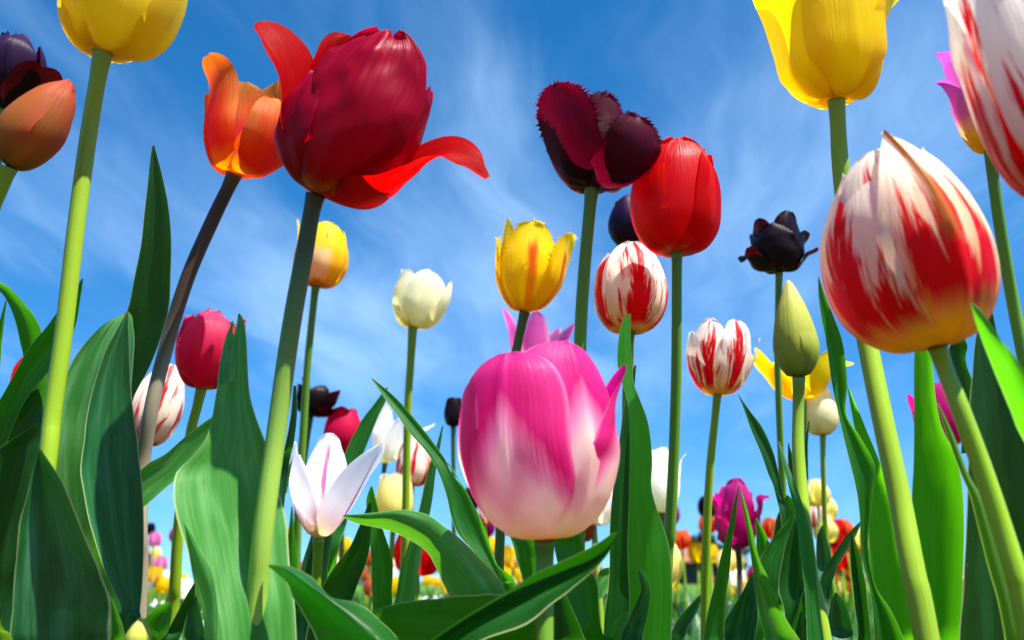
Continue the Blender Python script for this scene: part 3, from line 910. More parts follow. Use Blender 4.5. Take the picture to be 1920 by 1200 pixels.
f5.leaf([(392, 1300, 556, 1300), (386, 1200, 554, 1200), (379, 1150, 551, 1130), (368, 1100, 547, 1085), (355, 1048, 543, 1042), (342, 1000, 538, 990), (329, 950, 530, 948), (323, 912, 520, 905), (330, 885, 509, 868),
         (358, 860, 498, 830), (385, 828, 484, 795), (395, 795, 474, 762), (402, 760, 468, 729), (410, 707, 464, 683), (417, 662, 462, 638), (436, 634, 459, 610), (444, 606, 455, 596), (446, 590, 449, 587)],
        (.335, .39), 'leaf_light', cup=.05, roll=.55,
        strips=[([(384, 1300, 412, 1300), (384, 1200, 410, 1200), (378, 1150, 407, 1133), (368, 1100, 400, 1085), (354, 1045, 384, 1045), (341, 1000, 362, 1005), (331, 958, 338, 962)],
                 (.322, .345), dict(cup=-.2, roll=-.7)), ([(408, 720, 440, 715), (414, 670, 439, 672), (422, 635, 438, 645), (430, 615, 437, 618), (435, 602, 437, 602)], (.372, .385), dict(cup=.1, roll=-.3))])
f5.leaf([(510, 930, 535, 930), (533, 840, 551, 830), (545, 780, 557, 775), (550, 722, 556, 724)], (.42, .42), 'leaf_blue')
f5.leaf([(800, 1290, 740, 1285, 620, 1320), (746, 1200, 704, 1198, 593, 1200), (704, 1156, 663, 1160, 584, 1178), (662, 1129, 634, 1137, 563, 1142), (619, 1119, 601, 1111, 549, 1122), (586, 1083, 569, 1090, 541, 1095),
         (545, 1062, 535, 1068, 522, 1078), (505, 1058, 504, 1060, 503, 1062)], (.33, .345), 'leaf_green', fold=.7, md=-.012, cup=0)

# ---- behind, left of centre ----------------------------------------------------
f6 = Plant("yellow tulip blushed with red, behind the thick crimson tulip's stem",
           B(592, 536, .85, lean=8), [(592, 536, .85), (588, 570, .85), (577, 680, .85), (569, 800, .85), (560, 940, .85), (555, 1080, .85)], (13, 15))
f6.cup('petal_yellow_blush', 122, 50, close=.5, seed=111, phi0=15)
f6.petal('petal_yellow', -75, [(0, 0), (35, 5), (50, 40), (50, 80), (58, 122)], 26, seed=118)
f6.leaf([(525, 1090, 560, 1090), (540, 1000, 552, 995), (546, 950, 549, 950)], (.8, .8), 'leaf_green')

f7 = Plant("small cream white tulip alone against the sky, left of centre",
           B(774, 613, .85, lean=8), [(774, 613, .85), (770, 680, .85), (765, 760, .85), (762, 880, .85), (760, 1000, .85), (757, 1080, .85)], (14, 15), 'stem_lime')
f7.petal('petal_cream', 28, [(0, 0), (30, 0), (48, 30), (52, 62), (50, 88), (36, 104)], 46, seed=121, wob=.3)
f7.petal('petal_cream', -50, [(0, 0), (26, 4), (40, 34), (42, 66), (34, 104)], 34, seed=122, wob=.2)
f7.petal('petal_cream', 82, [(0, 0), (30, 2), (54, 34), (62, 66), (60, 98)], 34, seed=123, wob=.3)
for i_, ph_ in enumerate((140, 200, 260)):
    f7.petal('petal_cream', ph_, [(0, 0), (28, 4), (44, 34), (46, 66), (38, 110)], 42, seed=124 + i_, wob=.3)
f7.leaf([(720, 1200, 766, 1200), (740, 1130, 777, 1126), (751, 1070, 787, 1060), (765, 1025, 794, 1018), (786, 955, 811, 937), (801, 885, 818, 880), (817, 840, 826, 835), (829, 798, 831, 798)],
        (.6, .62), 'leaf_light', roll=-.4)

f8 = Plant("small near black ruffled tulip behind two stems, left of centre",
           B(582, 780, 1.1, lean=12), [(582, 780, 1.1), (575, 830, 1.1), (560, 950, 1.1), (555, 1060, 1.1)], (10, 11), 'stem_dark')
for i_, (ph_, mid_, w_) in enumerate([(20, [(0, 0), (26, 2), (36, 24), (34, 44), (26, 56)], 28), (-60, [(0, 0), (24, 4), (32, 28), (28, 50), (34, 66)], 24),
                                      (80, [(0, 0), (26, 2), (42, 16), (56, 26), (72, 24)], 14), (140, [(0, 0), (24, 4), (34, 28), (36, 46)], 24), (55, [(0, 0), (24, 2), (40, 24), (46, 42), (56, 54)], 16),
                                      (200, [(0, 0), (24, 4), (34, 28), (30, 58)], 26), (260, [(0, 0), (24, 4), (34, 28), (36, 56)], 24)]):
    f8.petal('petal_black', ph_, mid_, w_, seed=131 + i_, nt=16, ns=10, ruf=.6, wob=.6)

f9 = Plant("cerise red tulip with its lower half hidden behind a slanting leaf",
           B(640, 850, 1.1, lean=2), [(640, 850, 1.1), (640, 900, 1.1), (640, 1080, 1.1)], (9, 10))
f9.cup('petal_cerise', 84, 36, close=.6, seed=141, nt=16, ns=10)
f9.leaf([(588, 1080, 630, 1080), (612, 980, 650, 980), (634, 900, 664, 895), (649, 845, 683, 845), (672, 797, 707, 785), (700, 760, 723, 752), (724, 727, 727, 726)], (.66, .68), 'leaf_green', roll=-.3)

f10 = Plant("white star shaped tulip with pink streaks, low and left of the big pink one",
            B(597, 1010, .55, lean=2), [(597, 1010, .55), (596, 1040, .55), (593, 1090, .55), (588, 1160, .55)], (18, 19), 'stem_lime')
f10.petal('petal_lily', 10, [(0, 0), (18, 14), (30, 66), (28, 128), (22, 196)], 64, seed=151, tipn=1.75, rib=1.2, wob=.18, lat=4)
f10.petal('petal_lily', 72, [(0, 0), (26, 12), (58, 60), (88, 120), (116, 178)], 62, seed=152, tipn=1.75, rib=1.2, wob=.18)
f10.petal('petal_lily', -78, [(0, 0), (24, 14), (50, 66), (62, 124), (58, 178)], 62, seed=153, tipn=1.75, rib=1.2, wob=.18)
f10.petal('petal_lily', -35, [(0, 0), (22, 14), (38, 60), (42, 100), (44, 130)], 26, seed=154, tipn=1.5, rib=1.0, wob=.12)
f10.petal('petal_lily', 130, [(0, 0), (24, 14), (48, 66), (62, 120), (72, 160)], 40, seed=155, tipn=1.5)
f10.petal('petal_lily', 185, [(0, 0), (24, 14), (44, 66), (52, 120), (60, 165)], 40, seed=156, tipn=1.5)
f10.petal('petal_lily', 240, [(0, 0), (24, 14), (48, 66), (60, 120), (66, 160)], 40, seed=157, tipn=1.5)
pistil(f10.fr, f10.t, 60)
f10.leaf([(535, 1200, 612, 1200), (552, 1120, 612, 1125), (568, 1050, 615, 1060), (585, 1000, 624, 1000), (608, 940, 613, 940)], (.62, .62), 'leaf_blue')
f10.leaf([(570, 1220, 640, 1200), (604, 1102, 662, 1122), (632, 1056, 678, 1077), (656, 1025, 692, 1036), (674, 986, 697, 990), (692, 940, 698, 945)], (.52, .52), 'leaf_dark', roll=.3)
f10.leaf([(524, 920, 538, 925), (533, 893, 543, 893), (546, 865, 551, 850)], (.5, .5), 'leaf_light', gr=False)

f11 = Plant("white fringed tulip crossed by a slanting leaf, left of the big pink one",
            B(722, 868, 1.1, lean=4), [(722, 868, 1.1), (718, 900, 1.1), (712, 980, 1.1), (708, 1080, 1.1)], (8, 9), 'stem_dark')
for i_, (ph_, mid_, w_) in enumerate([(-25, [(0, 0), (20, 8), (28, 50), (18, 120)], 24), (40, [(0, 0), (22, 8), (34, 45), (46, 90)], 24), (80, [(0, 0), (26, 10), (48, 50), (88, 78)], 18),
                                      (-80, [(0, 0), (20, 8), (28, 50), (30, 98)], 20), (150, [(0, 0), (20, 8), (30, 50), (34, 100)], 24), (210, [(0, 0), (20, 8), (30, 50), (26, 108)], 24)]):
    f11.petal('petal_white', ph_, mid_, w_, seed=161 + i_, nt=16, ns=10, fringe=.22, tipn=1.5)
f11b = Plant("small white tulip with broad red bars behind the cream tulip's thin stem",
             B(772, 912, 1.0, lean=6), [(772, 912, 1.0), (771, 960, 1.0), (768, 1080, 1.0)], (8, 9))
f11b.cup('petal_flamed_pale', 92, 34, close=.7, seed=171, phi0=60, nt=16, ns=10)
f12 = Plant("pale yellow tulip low behind the arching leaf, left of the big pink one",
            B(738, 985, .95, lean=0), [(738, 985, .95), (735, 1020, .95), (730, 1100, .95)], (9, 10), 'stem_lime')
f12.cup('petal_pale', 98, 36, close=.8, seed=181, phi0=10, nt=16, ns=10, inner='petal_cream')
f12.leaf([(692, 1240, 740, 1240), (698, 1150, 736, 1150), (697, 1112, 736, 1112), (697, 1060, 737, 1065), (694, 1015, 730, 1030), (691, 976, 717, 990), (686, 940, 709, 951), (695, 912, 699, 913)], (.56, .56), 'leaf_green', wave=.6, roll=.4)

# ---- centre ---------------------------------------------------------------------
f13 = Plant("yellow fringed tulip with red flames down its petals, above the big pink one",
            B(984, 584, .62, lean=3), [(984, 584, .62), (978, 610, .62), (966, 670, .62), (950, 780, .62), (938, 1000, .62), (935, 1120, .62)], (17, 19), 'stem_dark')
f13.petal('petal_yellow_flame', 8, [(0, 0), (34, 6), (58, 44), (60, 90), (54, 130), (50, 162)], 52, seed=201, fringe=.24, wob=.25, tipc=.62)
f13.petal('petal_yellow_flame', -70, [(0, 0), (30, 8), (50, 50), (54, 100), (50, 140), (42, 178)], 40, seed=202, fringe=.26, wob=.25, tipn=1.7)
f13.petal('petal_yellow_flame', 66, [(0, 0), (34, 6), (64, 44), (76, 90), (82, 120), (88, 146)], 44, seed=203, fringe=.26, wob=.25)
for i_, ph_ in enumerate((125, 185, 250)):
    f13.petal('petal_yellow_flame', ph_, [(0, 0), (30, 8), (54, 50), (60, 100), (60, 150)], 46, seed=204 + i_, fringe=.26, wob=.25)

f14 = Plant("lilac pink lily tulip half hidden behind the big pink one, under the yellow flamed tulip",
            B(998, 715, .9, lean=4), [(998, 715, .9), (996, 780, .9), (990, 1000, .9), (990, 1080, .9)], (11, 12))
for i_, (ph_, mid_, w_) in enumerate([(0, [(0, 0), (16, 10), (30, 60), (34, 100), (36, 128)], 34), (-72, [(0, 0), (20, 10), (44, 60), (52, 100), (66, 134)], 30), (70, [(0, 0), (24, 10), (50, 56), (66, 92), (76, 112)], 34),
                                      (130, [(0, 0), (20, 10), (40, 60), (50, 100), (60, 120)], 30), (190, [(0, 0), (20, 10), (40, 60), (46, 100), (52, 126)], 30), (250, [(0, 0), (20, 10), (40, 60), (46, 100), (52, 126)], 30)]):
    f14.petal('petal_lilac', ph_, mid_, w_, seed=211 + i_, tipn=1.6)

f15 = Plant("big pink and white cup shaped tulip low in the centre",
            B(1021, 1012, .34, lean=-3, tilt=-15), [(1021, 1012, .34), (1021, 1050, .34), (1021, 1120, .335), (1020, 1200, .33)], (33, 36), 'stem_green')
f15.petal('petal_pink', -26, [(0, 0), (66, 6), (120, 54), (156, 148), (154, 235), (144, 298), (122, 338)], 124, seed=221, rad=.8, curl=.05, base=.62, wob=.16, rib=.9, nt=44, ns=26, tipc=.66, tipn=2.5)
f15.petal('petal_pink', -88, [(0, 0), (60, 10), (112, 60), (150, 152), (150, 232), (138, 292), (114, 320)], 118, seed=222, rad=.8, base=.55, wob=.16, nt=40, ns=24, rib=.5, tipc=.62, tipn=2.5)
f15.petal('petal_pink', 33, [(0, 0), (64, 7), (117, 56), (152, 151), (148, 240), (130, 310), (108, 358)], 142, seed=223, rad=.8, base=.6, curl=.04, wob=.16, rib=1.1, nt=44, ns=26, tipc=.66, tipn=2.4)
f15.petal('petal_pink', 72, [(0, 0), (64, 7), (118, 56), (154, 149), (154, 200), (158, 255), (180, 314)], 112, seed=224, rad=.8, base=.55, wob=.2, nt=44, ns=24, tipc=.46, tipn=1.7, curl=.03, twist=38, tstart=.55)
for i_, ph_ in enumerate((110, 160, 200, 250)[:3]):
    f15.petal('petal_pink', ph_, [(0, 0), (62, 14), (114, 74), (136, 152), (136, 240), (118, 300), (92, 338)], 122, seed=225 + i_, rad=.8, wob=.14)
f15.leaf([(990, 1230, 880, 1260), (962, 1165, 868, 1185), (945, 1098, 837, 1113), (922, 1068, 826, 1088), (897, 1043, 814, 1060), (866, 1012, 800, 1036), (836, 988, 780, 1020), (800, 965, 743, 1001), (754, 956, 712, 991),
          (700, 961, 672, 983), (643, 966, 643, 970)], (.36, .40), 'leaf_light', cup=-.28, roll=.75)
f15.leaf([(1030, 1150, 1010, 1290), (942, 1113, 932, 1255), (870, 1115, 852, 1252), (805, 1119, 775, 1242), (748, 1131, 715, 1222), (693, 1149, 688, 1192), (655, 1176, 655, 1180)], (.345, .35), 'leaf_green', cup=-.15, roll=.55)
f15.leaf([(700, 1290, 720, 1300, 790, 1350), (775, 1225, 778, 1232, 830, 1260), (862, 1163, 856, 1172, 900, 1203), (950, 1110, 945, 1119, 986, 1171), (1010, 1071, 1004, 1094, 1037, 1131), (1078, 1040, 1058, 1073, 1074, 1102),
          (1119, 1020, 1108, 1052, 1114, 1068), (1145, 1003, 1138, 1028, 1144, 1032), (1157, 997, 1158, 1000, 1157, 1003)], (.30, .315), 'leaf_dark', fold=.8, md=.012, cup=0, roll=-.6)
f15.leaf([(1000, 1170, 1015, 1170), (980, 1090, 1006, 1062), (964, 1030, 1009, 1030), (952, 985, 1000, 985), (968, 930, 975, 930)], (.45, .45), 'leaf_green', gr=False)
f15.leaf([(1090, 1260, 1165, 1260), (1087, 1181, 1130, 1188), (1072, 1147, 1123, 1145), (1058, 1105, 1120, 1096), (1044, 1050, 1104, 1060), (1040, 1010, 1093, 1016), (1060, 960, 1070, 960)], (.42, .43), 'leaf_green', wave=.3)
f15.leaf([(1026, 1270, 1115, 1270), (1034, 1190, 1096, 1196), (1037, 1130, 1072, 1140), (1045, 1085, 1052, 1090)], (.40, .40), 'leaf_dark')

f16 = Plant("plum coloured fringed tulip high above centre, touching the red one",
            B(1110, 352, .55, lean=1), [(1110, 352, .55), (1106, 390, .55), (1097, 490, .55), (1090, 590, .55), (1087, 680, .55), (1085, 800, .55), (1085, 1000, .55), (1086, 1100, .55)], (23, 24), 'stem_green')
f16.petal('petal_plum', -38, [(0, 0), (40, 5), (66, 36), (86, 78), (104, 118), (122, 160)], 62, cup=1.3, seed=231, fringe=.25, wob=.35, tipc=.66, nt=34)
f16.petal('petal_plum', 42, [(0, 0), (50, -12), (92, 10), (116, 46), (122, 76), (116, 102)], 74, cup=1.35, seed=232, fringe=.2, wob=.3, tipc=.6, nt=34)
f16.petal('petal_plum', -85, [(0, 0), (40, 5), (66, 36), (82, 78), (94, 118), (104, 150)], 52, seed=233, fringe=.27, wob=.4, nt=30)
f16.petal('petal_plum', 100, [(0, 0), (50, 0), (78, 30), (94, 66), (104, 106), (110, 140)], 60, seed=234, fringe=.26, wob=.4, nt=30)
f16.petal('petal_plum', 150, [(0, 0), (46, 6), (66, 40), (88, 110), (112, 194)], 68, seed=235, fringe=.27, wob=.4, nt=30)
f16.petal('petal_plum', 210, [(0, 0), (46, 6), (66, 40), (88, 110), (112, 200)], 68, seed=236, fringe=.27, wob=.4, nt=30)
f16.petal('petal_plum', 20, [(0, 0), (36, 6), (60, 50), (66, 100), (62, 165)], 52, seed=237, fringe=.27, wob=.4, nt=30)

f18 = Plant("glossy closed red tulip right of centre, touching the plum fringed one",
            B(1269, 472, .55, lean=1), [(1269, 472, .55), (1269, 520, .55), (1268, 700, .55), (1263, 860, .55), (1256, 1000, .55), (1250, 1080, .55)], (18, 22), 'stem_green')
f18.petal('petal_red', -6, [(0, 0), (46, 2), (76, 40), (84, 100), (76, 160), (54, 208)], 80, seed=241, rad=.8, curl=-.10, wob=.12, nt=36, ns=22, lat=4)
f18.petal('petal_scarlet', 62, [(0, 0), (48, 2), (78, 40), (86, 100), (82, 150), (62, 190)], 74, seed=242, rad=.8, curl=-.14, wob=.15, nt=30, ns=18)
f18.petal('petal_red', -68, [(0, 0), (46, 4), (74, 40), (84, 95), (76, 150), (50, 192)], 72, seed=243, rad=.8, wob=.12, nt=30, ns=18)
for i_, ph_ in enumerate((120, 180, 240)):
    f18.petal('petal_red', ph_, [(0, 0), (44, 4), (72, 40), (80, 100), (72, 150), (48, 198)], 72, seed=244 + i_, rad=.8, wob=.12)

f17 = Plant("dark violet closed tulip peeping out behind the glossy red one",
            B(1186, 460, .72, lean=-3), [(1186, 460, .72), (1186, 520, .72), (1182, 700, .72), (1180, 1080, .72)], (12, 13))
f17.cup('petal_violet_black', 92, 41, close=.6, seed=251)

f19 = Plant("round white tulip flamed with red stripes, below the glossy red one",
            B(1180, 623, .60, lean=2), [(1180, 623, .60), (1178, 660, .60), (1175, 800, .60), (1172, 1000, .60), (1172, 1100, .60)], (18, 20), 'stem_green')
f19.petal('petal_flamed', 6, [(0, 0), (36, 4), (62, 34), (72, 82), (62, 130), (38, 168)], 62, seed=264, rad=.8, wob=.22, nt=36, ns=22)
f19.petal('petal_flamed', 74, [(0, 0), (38, 4), (64, 34), (74, 76), (66, 120), (44, 156)], 58, seed=262, rad=.8, wob=.22, nt=30, ns=18)
f19.petal('petal_flamed', -62, [(0, 0), (36, 4), (60, 34), (68, 76), (62, 120), (40, 150)], 60, seed=268, rad=.8, wob=.22, nt=30, ns=18)
for i_, ph_ in enumerate((128, 184, 242)):
    f19.petal('petal_flamed', ph_, [(0, 0), (36, 4), (60, 34), (68, 80), (60, 124), (38, 160)], 58, seed=265 + i_, rad=.8, wob=.2)
f19.leaf([(1178, 1300, 1258, 1300), (1175, 1220, 1257, 1215), (1180, 1134, 1259, 1134), (1179, 1060, 1257, 1050), (1178, 990, 1248, 1000), (1180, 920, 1222, 920), (1181, 860, 1223, 860), (1180, 800, 1216, 795), (1176, 755, 1201, 753), (1167, 720, 1189, 720),
          (1158, 685, 1186, 692), (1159, 640, 1183, 650), (1164, 612, 1182, 614), (1174, 590, 1183, 588)], (.45, .48), 'leaf_bright', cup=.08, roll=.35, nt=56)
f19.leaf([(1130, 1250, 1200, 1250), (1142, 1080, 1195, 1080), (1144, 972, 1190, 980), (1154, 877, 1190, 880), (1163, 811, 1185, 810), (1172, 750, 1188, 750), (1189, 686, 1193, 684)], (.47, .49), 'leaf_dark')
f19.leaf([(1215, 1200, 1240, 1200), (1212, 1150, 1218, 1100), (1182, 1102, 1180, 1076), (1150, 1106, 1150, 1064), (1133, 1117, 1126, 1069), (1121, 1127, 1117, 1092)], (.5, .5), 'leaf_light', roll=.6)
f19.leaf([(1150, 1290, 1200, 1290), (1164, 1196, 1206, 1196), (1180, 1156, 1213, 1160), (1193, 1130, 1218, 1129), (1202, 1106, 1219, 1103), (1199, 1087, 1212, 1082), (1196, 1068, 1202, 1066)], (.38, .38), 'leaf_blue', cup=.4, roll=-.5)
f19.leaf([(1110, 1270, 1175, 1270), (1133, 1196, 1168, 1200), (1155, 1162, 1179, 1175), (1176, 1145, 1179, 1146)], (.43, .43), 'leaf_light', roll=-.5)

lf17 = Plant("tulip plant with a long twisting leaf slanting across the cream tulip's stem", name="tulip_plant", ground=gp(945, .46))
lf17.leaf([(925, 1140, 965, 1140), (912, 1090, 947, 1092), (893, 1040, 929, 1056), (860, 1004, 909, 1007), (845, 969, 894, 969), (837, 930, 872, 920), (822, 885, 847, 888), (799, 846, 834, 860), (768, 811, 802, 815), (746, 780, 770, 776),
           (722, 748, 738, 742), (695, 708, 699, 710)], (.45, .47), 'leaf_green', cup=.18, roll=.3, nt=56)
lf17.leaf([(940, 1140, 975, 1140), (905, 1020, 932, 1060), (880, 930, 905, 985), (850, 885, 870, 915), (838, 868, 842, 868)], (.47, .47), 'leaf_green', roll=-.3)
lf17.leaf([(905, 1180, 925, 1180), (903, 1090, 922, 1085), (904, 1020, 916, 1020), (909, 985, 912, 985)], (.6, .6), 'leaf_lime')

f20 = Plant("white tulip behind the tall leaf right of the big pink one",
            B(1240, 963, .8, lean=3), [(1240, 963, .8), (1240, 1000, .8), (1238, 1090, .8)], (11, 12))
f20.cup('petal_white', 124, 34, close=.6, seed=271)
f20.petal('petal_white', 80, [(0, 0), (26, 10), (34, 60), (38, 100), (46, 114)], 20, seed=279)

# ---- right of centre --------------------------------------------------------------
f21 = Plant("open white tulip flamed with red, right of centre beside the greenish bud",
            B(1345, 740, .65, lean=4), [(1345, 740, .65), (1341, 780, .65), (1331, 880, .65), (1325, 1000, .65), (1322, 1160, .65)], (13, 17), 'stem_lime')
f21.petal('petal_flamed', -34, [(0, 0), (30, 4), (48, 40), (52, 84), (46, 118), (38, 140)], 44, seed=281, wob=.4, tipn=1.7)
f21.petal('petal_flamed', 26, [(0, 0), (30, 4), (54, 36), (64, 80), (62, 112), (54, 134)], 42, seed=282, wob=.45, ruf=.3)
f21.petal('petal_flamed', 80, [(0, 0), (30, 4), (56, 36), (70, 74), (78, 112)], 36, seed=283, wob=.4, tipn=1.5)
f21.petal('petal_flamed', -84, [(0, 0), (30, 6), (50, 40), (58, 80), (52, 118)], 40, seed=284, wob=.4)
f21.petal('petal_flamed', 140, [(0, 0), (30, 6), (50, 40), (56, 84), (54, 124)], 40, seed=285, wob=.4)
f21.petal('petal_flamed', 200, [(0, 0), (30, 6), (48, 40), (52, 84), (48, 130)], 42, seed=286, wob=.4)
f21.leaf([(1314, 1290, 1356, 1290), (1320, 1200, 1358, 1200), (1329, 1142, 1362, 1127), (1340, 1092, 1367, 1083), (1352, 1040, 1372, 1025), (1364, 996, 1380, 967), (1375, 946, 1384, 930), (1385, 911, 1387, 911)], (.42, .42), 'leaf_green', roll=.5)
f21.leaf([(1440, 1290, 1540, 1290), (1434, 1200, 1499, 1200), (1424, 1153, 1480, 1171), (1417, 1112, 1460, 1133), (1411, 1069, 1440, 1083), (1403, 1013, 1424, 1048), (1394, 958, 1408, 980), (1387, 919, 1391, 922)], (.40, .40), 'leaf_light', cup=.25, roll=-.3)
f21.leaf([(1310, 1290, 1420, 1290), (1342, 1200, 1416, 1200), (1360, 1165, 1420, 1160), (1375, 1138, 1420, 1115), (1393, 1108, 1416, 1085), (1408, 1076, 1411, 1074)], (.47, .47), 'leaf_blue', cup=.3, roll=-.3)
f21.leaf([(1250, 1240, 1276, 1240), (1262, 1180, 1286, 1190), (1290, 1138, 1306, 1150), (1316, 1112, 1318, 1115)], (.7, .7), 'leaf_blue')

f22 = Plant("small near black ruffled tulip against the sky, left of the big striped one",
            B(1461, 510, .70, lean=0), [(1461, 510, .70), (1459, 580, .70), (1458, 680, .70), (1463, 820, .70), (1468, 930, .70), (1470, 1050, .70)], (11, 14), 'stem_green')
for i_, (mt_, ph_, mid_, w_) in enumerate([('petal_black', -22, [(0, 0), (30, 2), (46, 26), (50, 56), (44, 82)], 40), ('petal_black', 26, [(0, 0), (28, 4), (42, 34), (42, 70), (40, 108)], 36), ('petal_black', -80, [(0, 0), (34, 2), (54, 22), (66, 32), (70, 16)], 24),
                                          ('petal_black', 80, [(0, 0), (32, 2), (50, 24), (64, 36), (74, 42)], 15), ('petal_black', 60, [(0, 0), (30, 4), (48, 34), (52, 56), (58, 70)], 26),
                                          ('petal_black', -60, [(0, 0), (28, 6), (42, 40), (42, 72), (46, 98)], 26), ('petal_black', 140, [(0, 0), (28, 6), (44, 40), (44, 84)], 34), ('petal_black', 200, [(0, 0), (28, 6), (42, 40), (40, 104)], 34),
                                          ('petal_black', 250, [(0, 0), (28, 6), (44, 40), (48, 80)], 32)]):
    f22.petal(mt_, ph_, mid_, w_ + 5, seed=291 + i_, ruf=.4, wob=.6, crum=.6, nt=22, ns=12)
f22.leaf([(1470, 1040, 1488, 1040), (1455, 930, 1467, 925), (1440, 888, 1460, 885), (1425, 847, 1448, 842), (1407, 804, 1428, 800), (1394, 765, 1404, 768), (1383, 739, 1384, 739)], (.55, .56), 'leaf_dark', roll=.3)
f22.leaf([(1440, 1100, 1510, 1100), (1451, 995, 1500, 995), (1464, 950, 1496, 950), (1475, 928, 1480, 930)], (.62, .62), 'leaf_dark')
f22.leaf([(1412, 1240, 1450, 1240), (1416, 1120, 1458, 1118), (1421, 1060, 1472, 1063), (1436, 1028, 1483, 1025), (1456, 1001, 1492, 990), (1485, 964, 1490, 962)], (.50, .51), 'leaf_green', roll=-.3)

f23 = Plant("closed greenish yellow tulip bud, tall and slender",
            B(1498, 706, .50, lean=-1), [(1498, 706, .50), (1497, 760, .50), (1497, 850, .49), (1506, 960, .475), (1521, 1080, .455), (1545, 1200, .44)], (19, 29), 'stem_lime')
f23.petal('petal_bud', -22, [(0, 0), (24, 6), (40, 44), (40, 84), (28, 134), (10, 178), (3, 190)], 44, seed=301, tipn=1.6, rib=.8, wob=.1)
f23.petal('petal_bud', 52, [(0, 0), (24, 6), (42, 44), (40, 84), (26, 134), (9, 176), (3, 186)], 42, seed=302, tipn=1.6, rib=.6, wob=.1)
f23.petal('petal_bud', -100, [(0, 0), (24, 6), (40, 44), (39, 84), (26, 134), (9, 176), (3, 186)], 44, seed=303, tipn=1.6, wob=.1)
for i_, ph_ in enumerate((110, 170, 230)):
    f23.petal('petal_bud', ph_, [(0, 0), (24, 6), (39, 44), (38, 84), (24, 134), (8, 176), (3, 184)], 42, seed=304 + i_, tipn=1.6)
f23.leaf([(1520, 1290, 1560, 1290), (1513, 1200, 1546, 1200), (1511, 1130, 1534, 1115), (1501, 1035, 1525, 1028), (1492, 967, 1512, 968), (1478, 910, 1495, 918), (1466, 865, 1477, 870), (1459, 828, 1462, 828)], (.42, .48), 'leaf_green', roll=.3)
f23.leaf([(1492, 980, 1503, 980), (1479, 885, 1492, 880), (1477, 830, 1479, 831)], (.55, .55), 'leaf_dark', gr=False)
f23.leaf([(1470, 1290, 1506, 1290), (1472, 1160, 1496, 1160), (1460, 1100, 1510, 1100), (1468, 1040, 1512, 1050), (1480, 1000, 1508, 1000), (1496, 955, 1500, 955)], (.48, .49), 'leaf_dark', cup=.3)
f23.leaf([(1484, 1290, 1530, 1290), (1491, 1195, 1521, 1195), (1495, 1165, 1513, 1165), (1503, 1145, 1505, 1145)], (.45, .45), 'leaf_blue')

f24 = Plant("wide open yellow tulip behind the greenish bud",
            B(1505, 750, .88, lean=-4), [(1505, 750, .88), (1506, 800, .88), (1510, 1000, .88), (1512, 1100, .88)], (11, 12))
for i_, (ph_, mid_, w_) in enumerate([(-30, [(0, 0), (34, 8), (52, 50), (66, 84)], 48), (-85, [(0, 0), (38, 12), (64, 56), (84, 92)], 38), (-80, [(0, 0), (38, 12), (64, 66), (78, 104)], 26), (40, [(0, 0), (34, 4), (58, 36), (70, 80)], 50), (85, [(0, 0), (38, 12), (66, 54), (104, 62)], 34),
                                      (150, [(0, 0), (34, 10), (56, 56), (74, 90)], 36), (210, [(0, 0), (34, 10), (56, 56), (74, 96)], 36)]):
    f24.petal('petal_yellow', ph_, mid_, w_, seed=311 + i_, nt=18, ns=10, tipn=1.6)
pistil(f24.fr, f24.t, 40)
f24.leaf([(1530, 1160, 1562, 1160), (1530, 1060, 1559, 1050), (1531, 1010, 1549, 1005), (1541, 985, 1543, 985)], (.62, .62), 'leaf_blue')

f25 = Plant("cream tulip under the open yellow one, beside a tall narrow leaf",
            B(1543, 816, .88, lean=-2), [(1543, 816, .88), (1543, 860, .88), (1546, 960, .88), (1551, 1050, .88), (1553, 1100, .88)], (9, 10), 'stem_lime')
f25.cup('petal_cream', 90, 33, close=.65, seed=321, phi0=20)
f25.leaf([(1505, 900, 1516, 900), (1508, 838, 1515, 836), (1516, 789, 1518, 789)], (.66, .66), 'leaf_dark', gr=False)
f25.leaf([(1515, 1240, 1552, 1240), (1534, 1105, 1556, 1122), (1548, 1065, 1569, 1068), (1578, 1016, 1592, 1028), (1598, 992, 1606, 1002), (1614, 977, 1616, 979)], (.55, .56), 'leaf_dark')
f25.leaf([(1545, 1280, 1606, 1280), (1550, 1180, 1600, 1185), (1556, 1135, 1585, 1132), (1566, 1111, 1569, 1111)], (.5, .5), 'leaf_blue')

# ---- right edge -------------------------------------------------------------------
f26 = Plant("large bright yellow tulip with its top cut off by the frame at upper right",
            B(1568, 186, .42, lean=-2), [(1568, 186, .42), (1571, 230, .42), (1576, 310, .42), (1592, 450, .415), (1622, 620, .40), (1656, 790, .38), (1688, 940, .365), (1712, 1070, .35), (1738, 1200, .34)],
            (26, 46), 'stem_lime')
f26.petal('petal_yellow', 6, [(0, 0), (50, 0), (92, 42), (104, 120), (104, 190), (92, 260)], 92, seed=331, wob=.15, nt=36, ns=22, rib=.8)
f26.petal('petal_yellow', -68, [(0, 0), (52, 4), (90, 50), (100, 120), (112, 190), (140, 250)], 84, seed=332, wob=.2, nt=32, ns=20)
f26.petal('petal_yellow', 74, [(0, 0), (56, -2), (88, 46), (102, 120), (124, 180), (152, 214)], 74, seed=333, wob=.25, nt=32, ns=20, fringe=.05)
for i_, ph_ in enumerate((125, 185, 245)):
    f26.petal('petal_yellow', ph_, [(0, 0), (48, 6), (84, 50), (94, 120), (100, 190), (110, 250)], 80, seed=334 + i_, wob=.2)
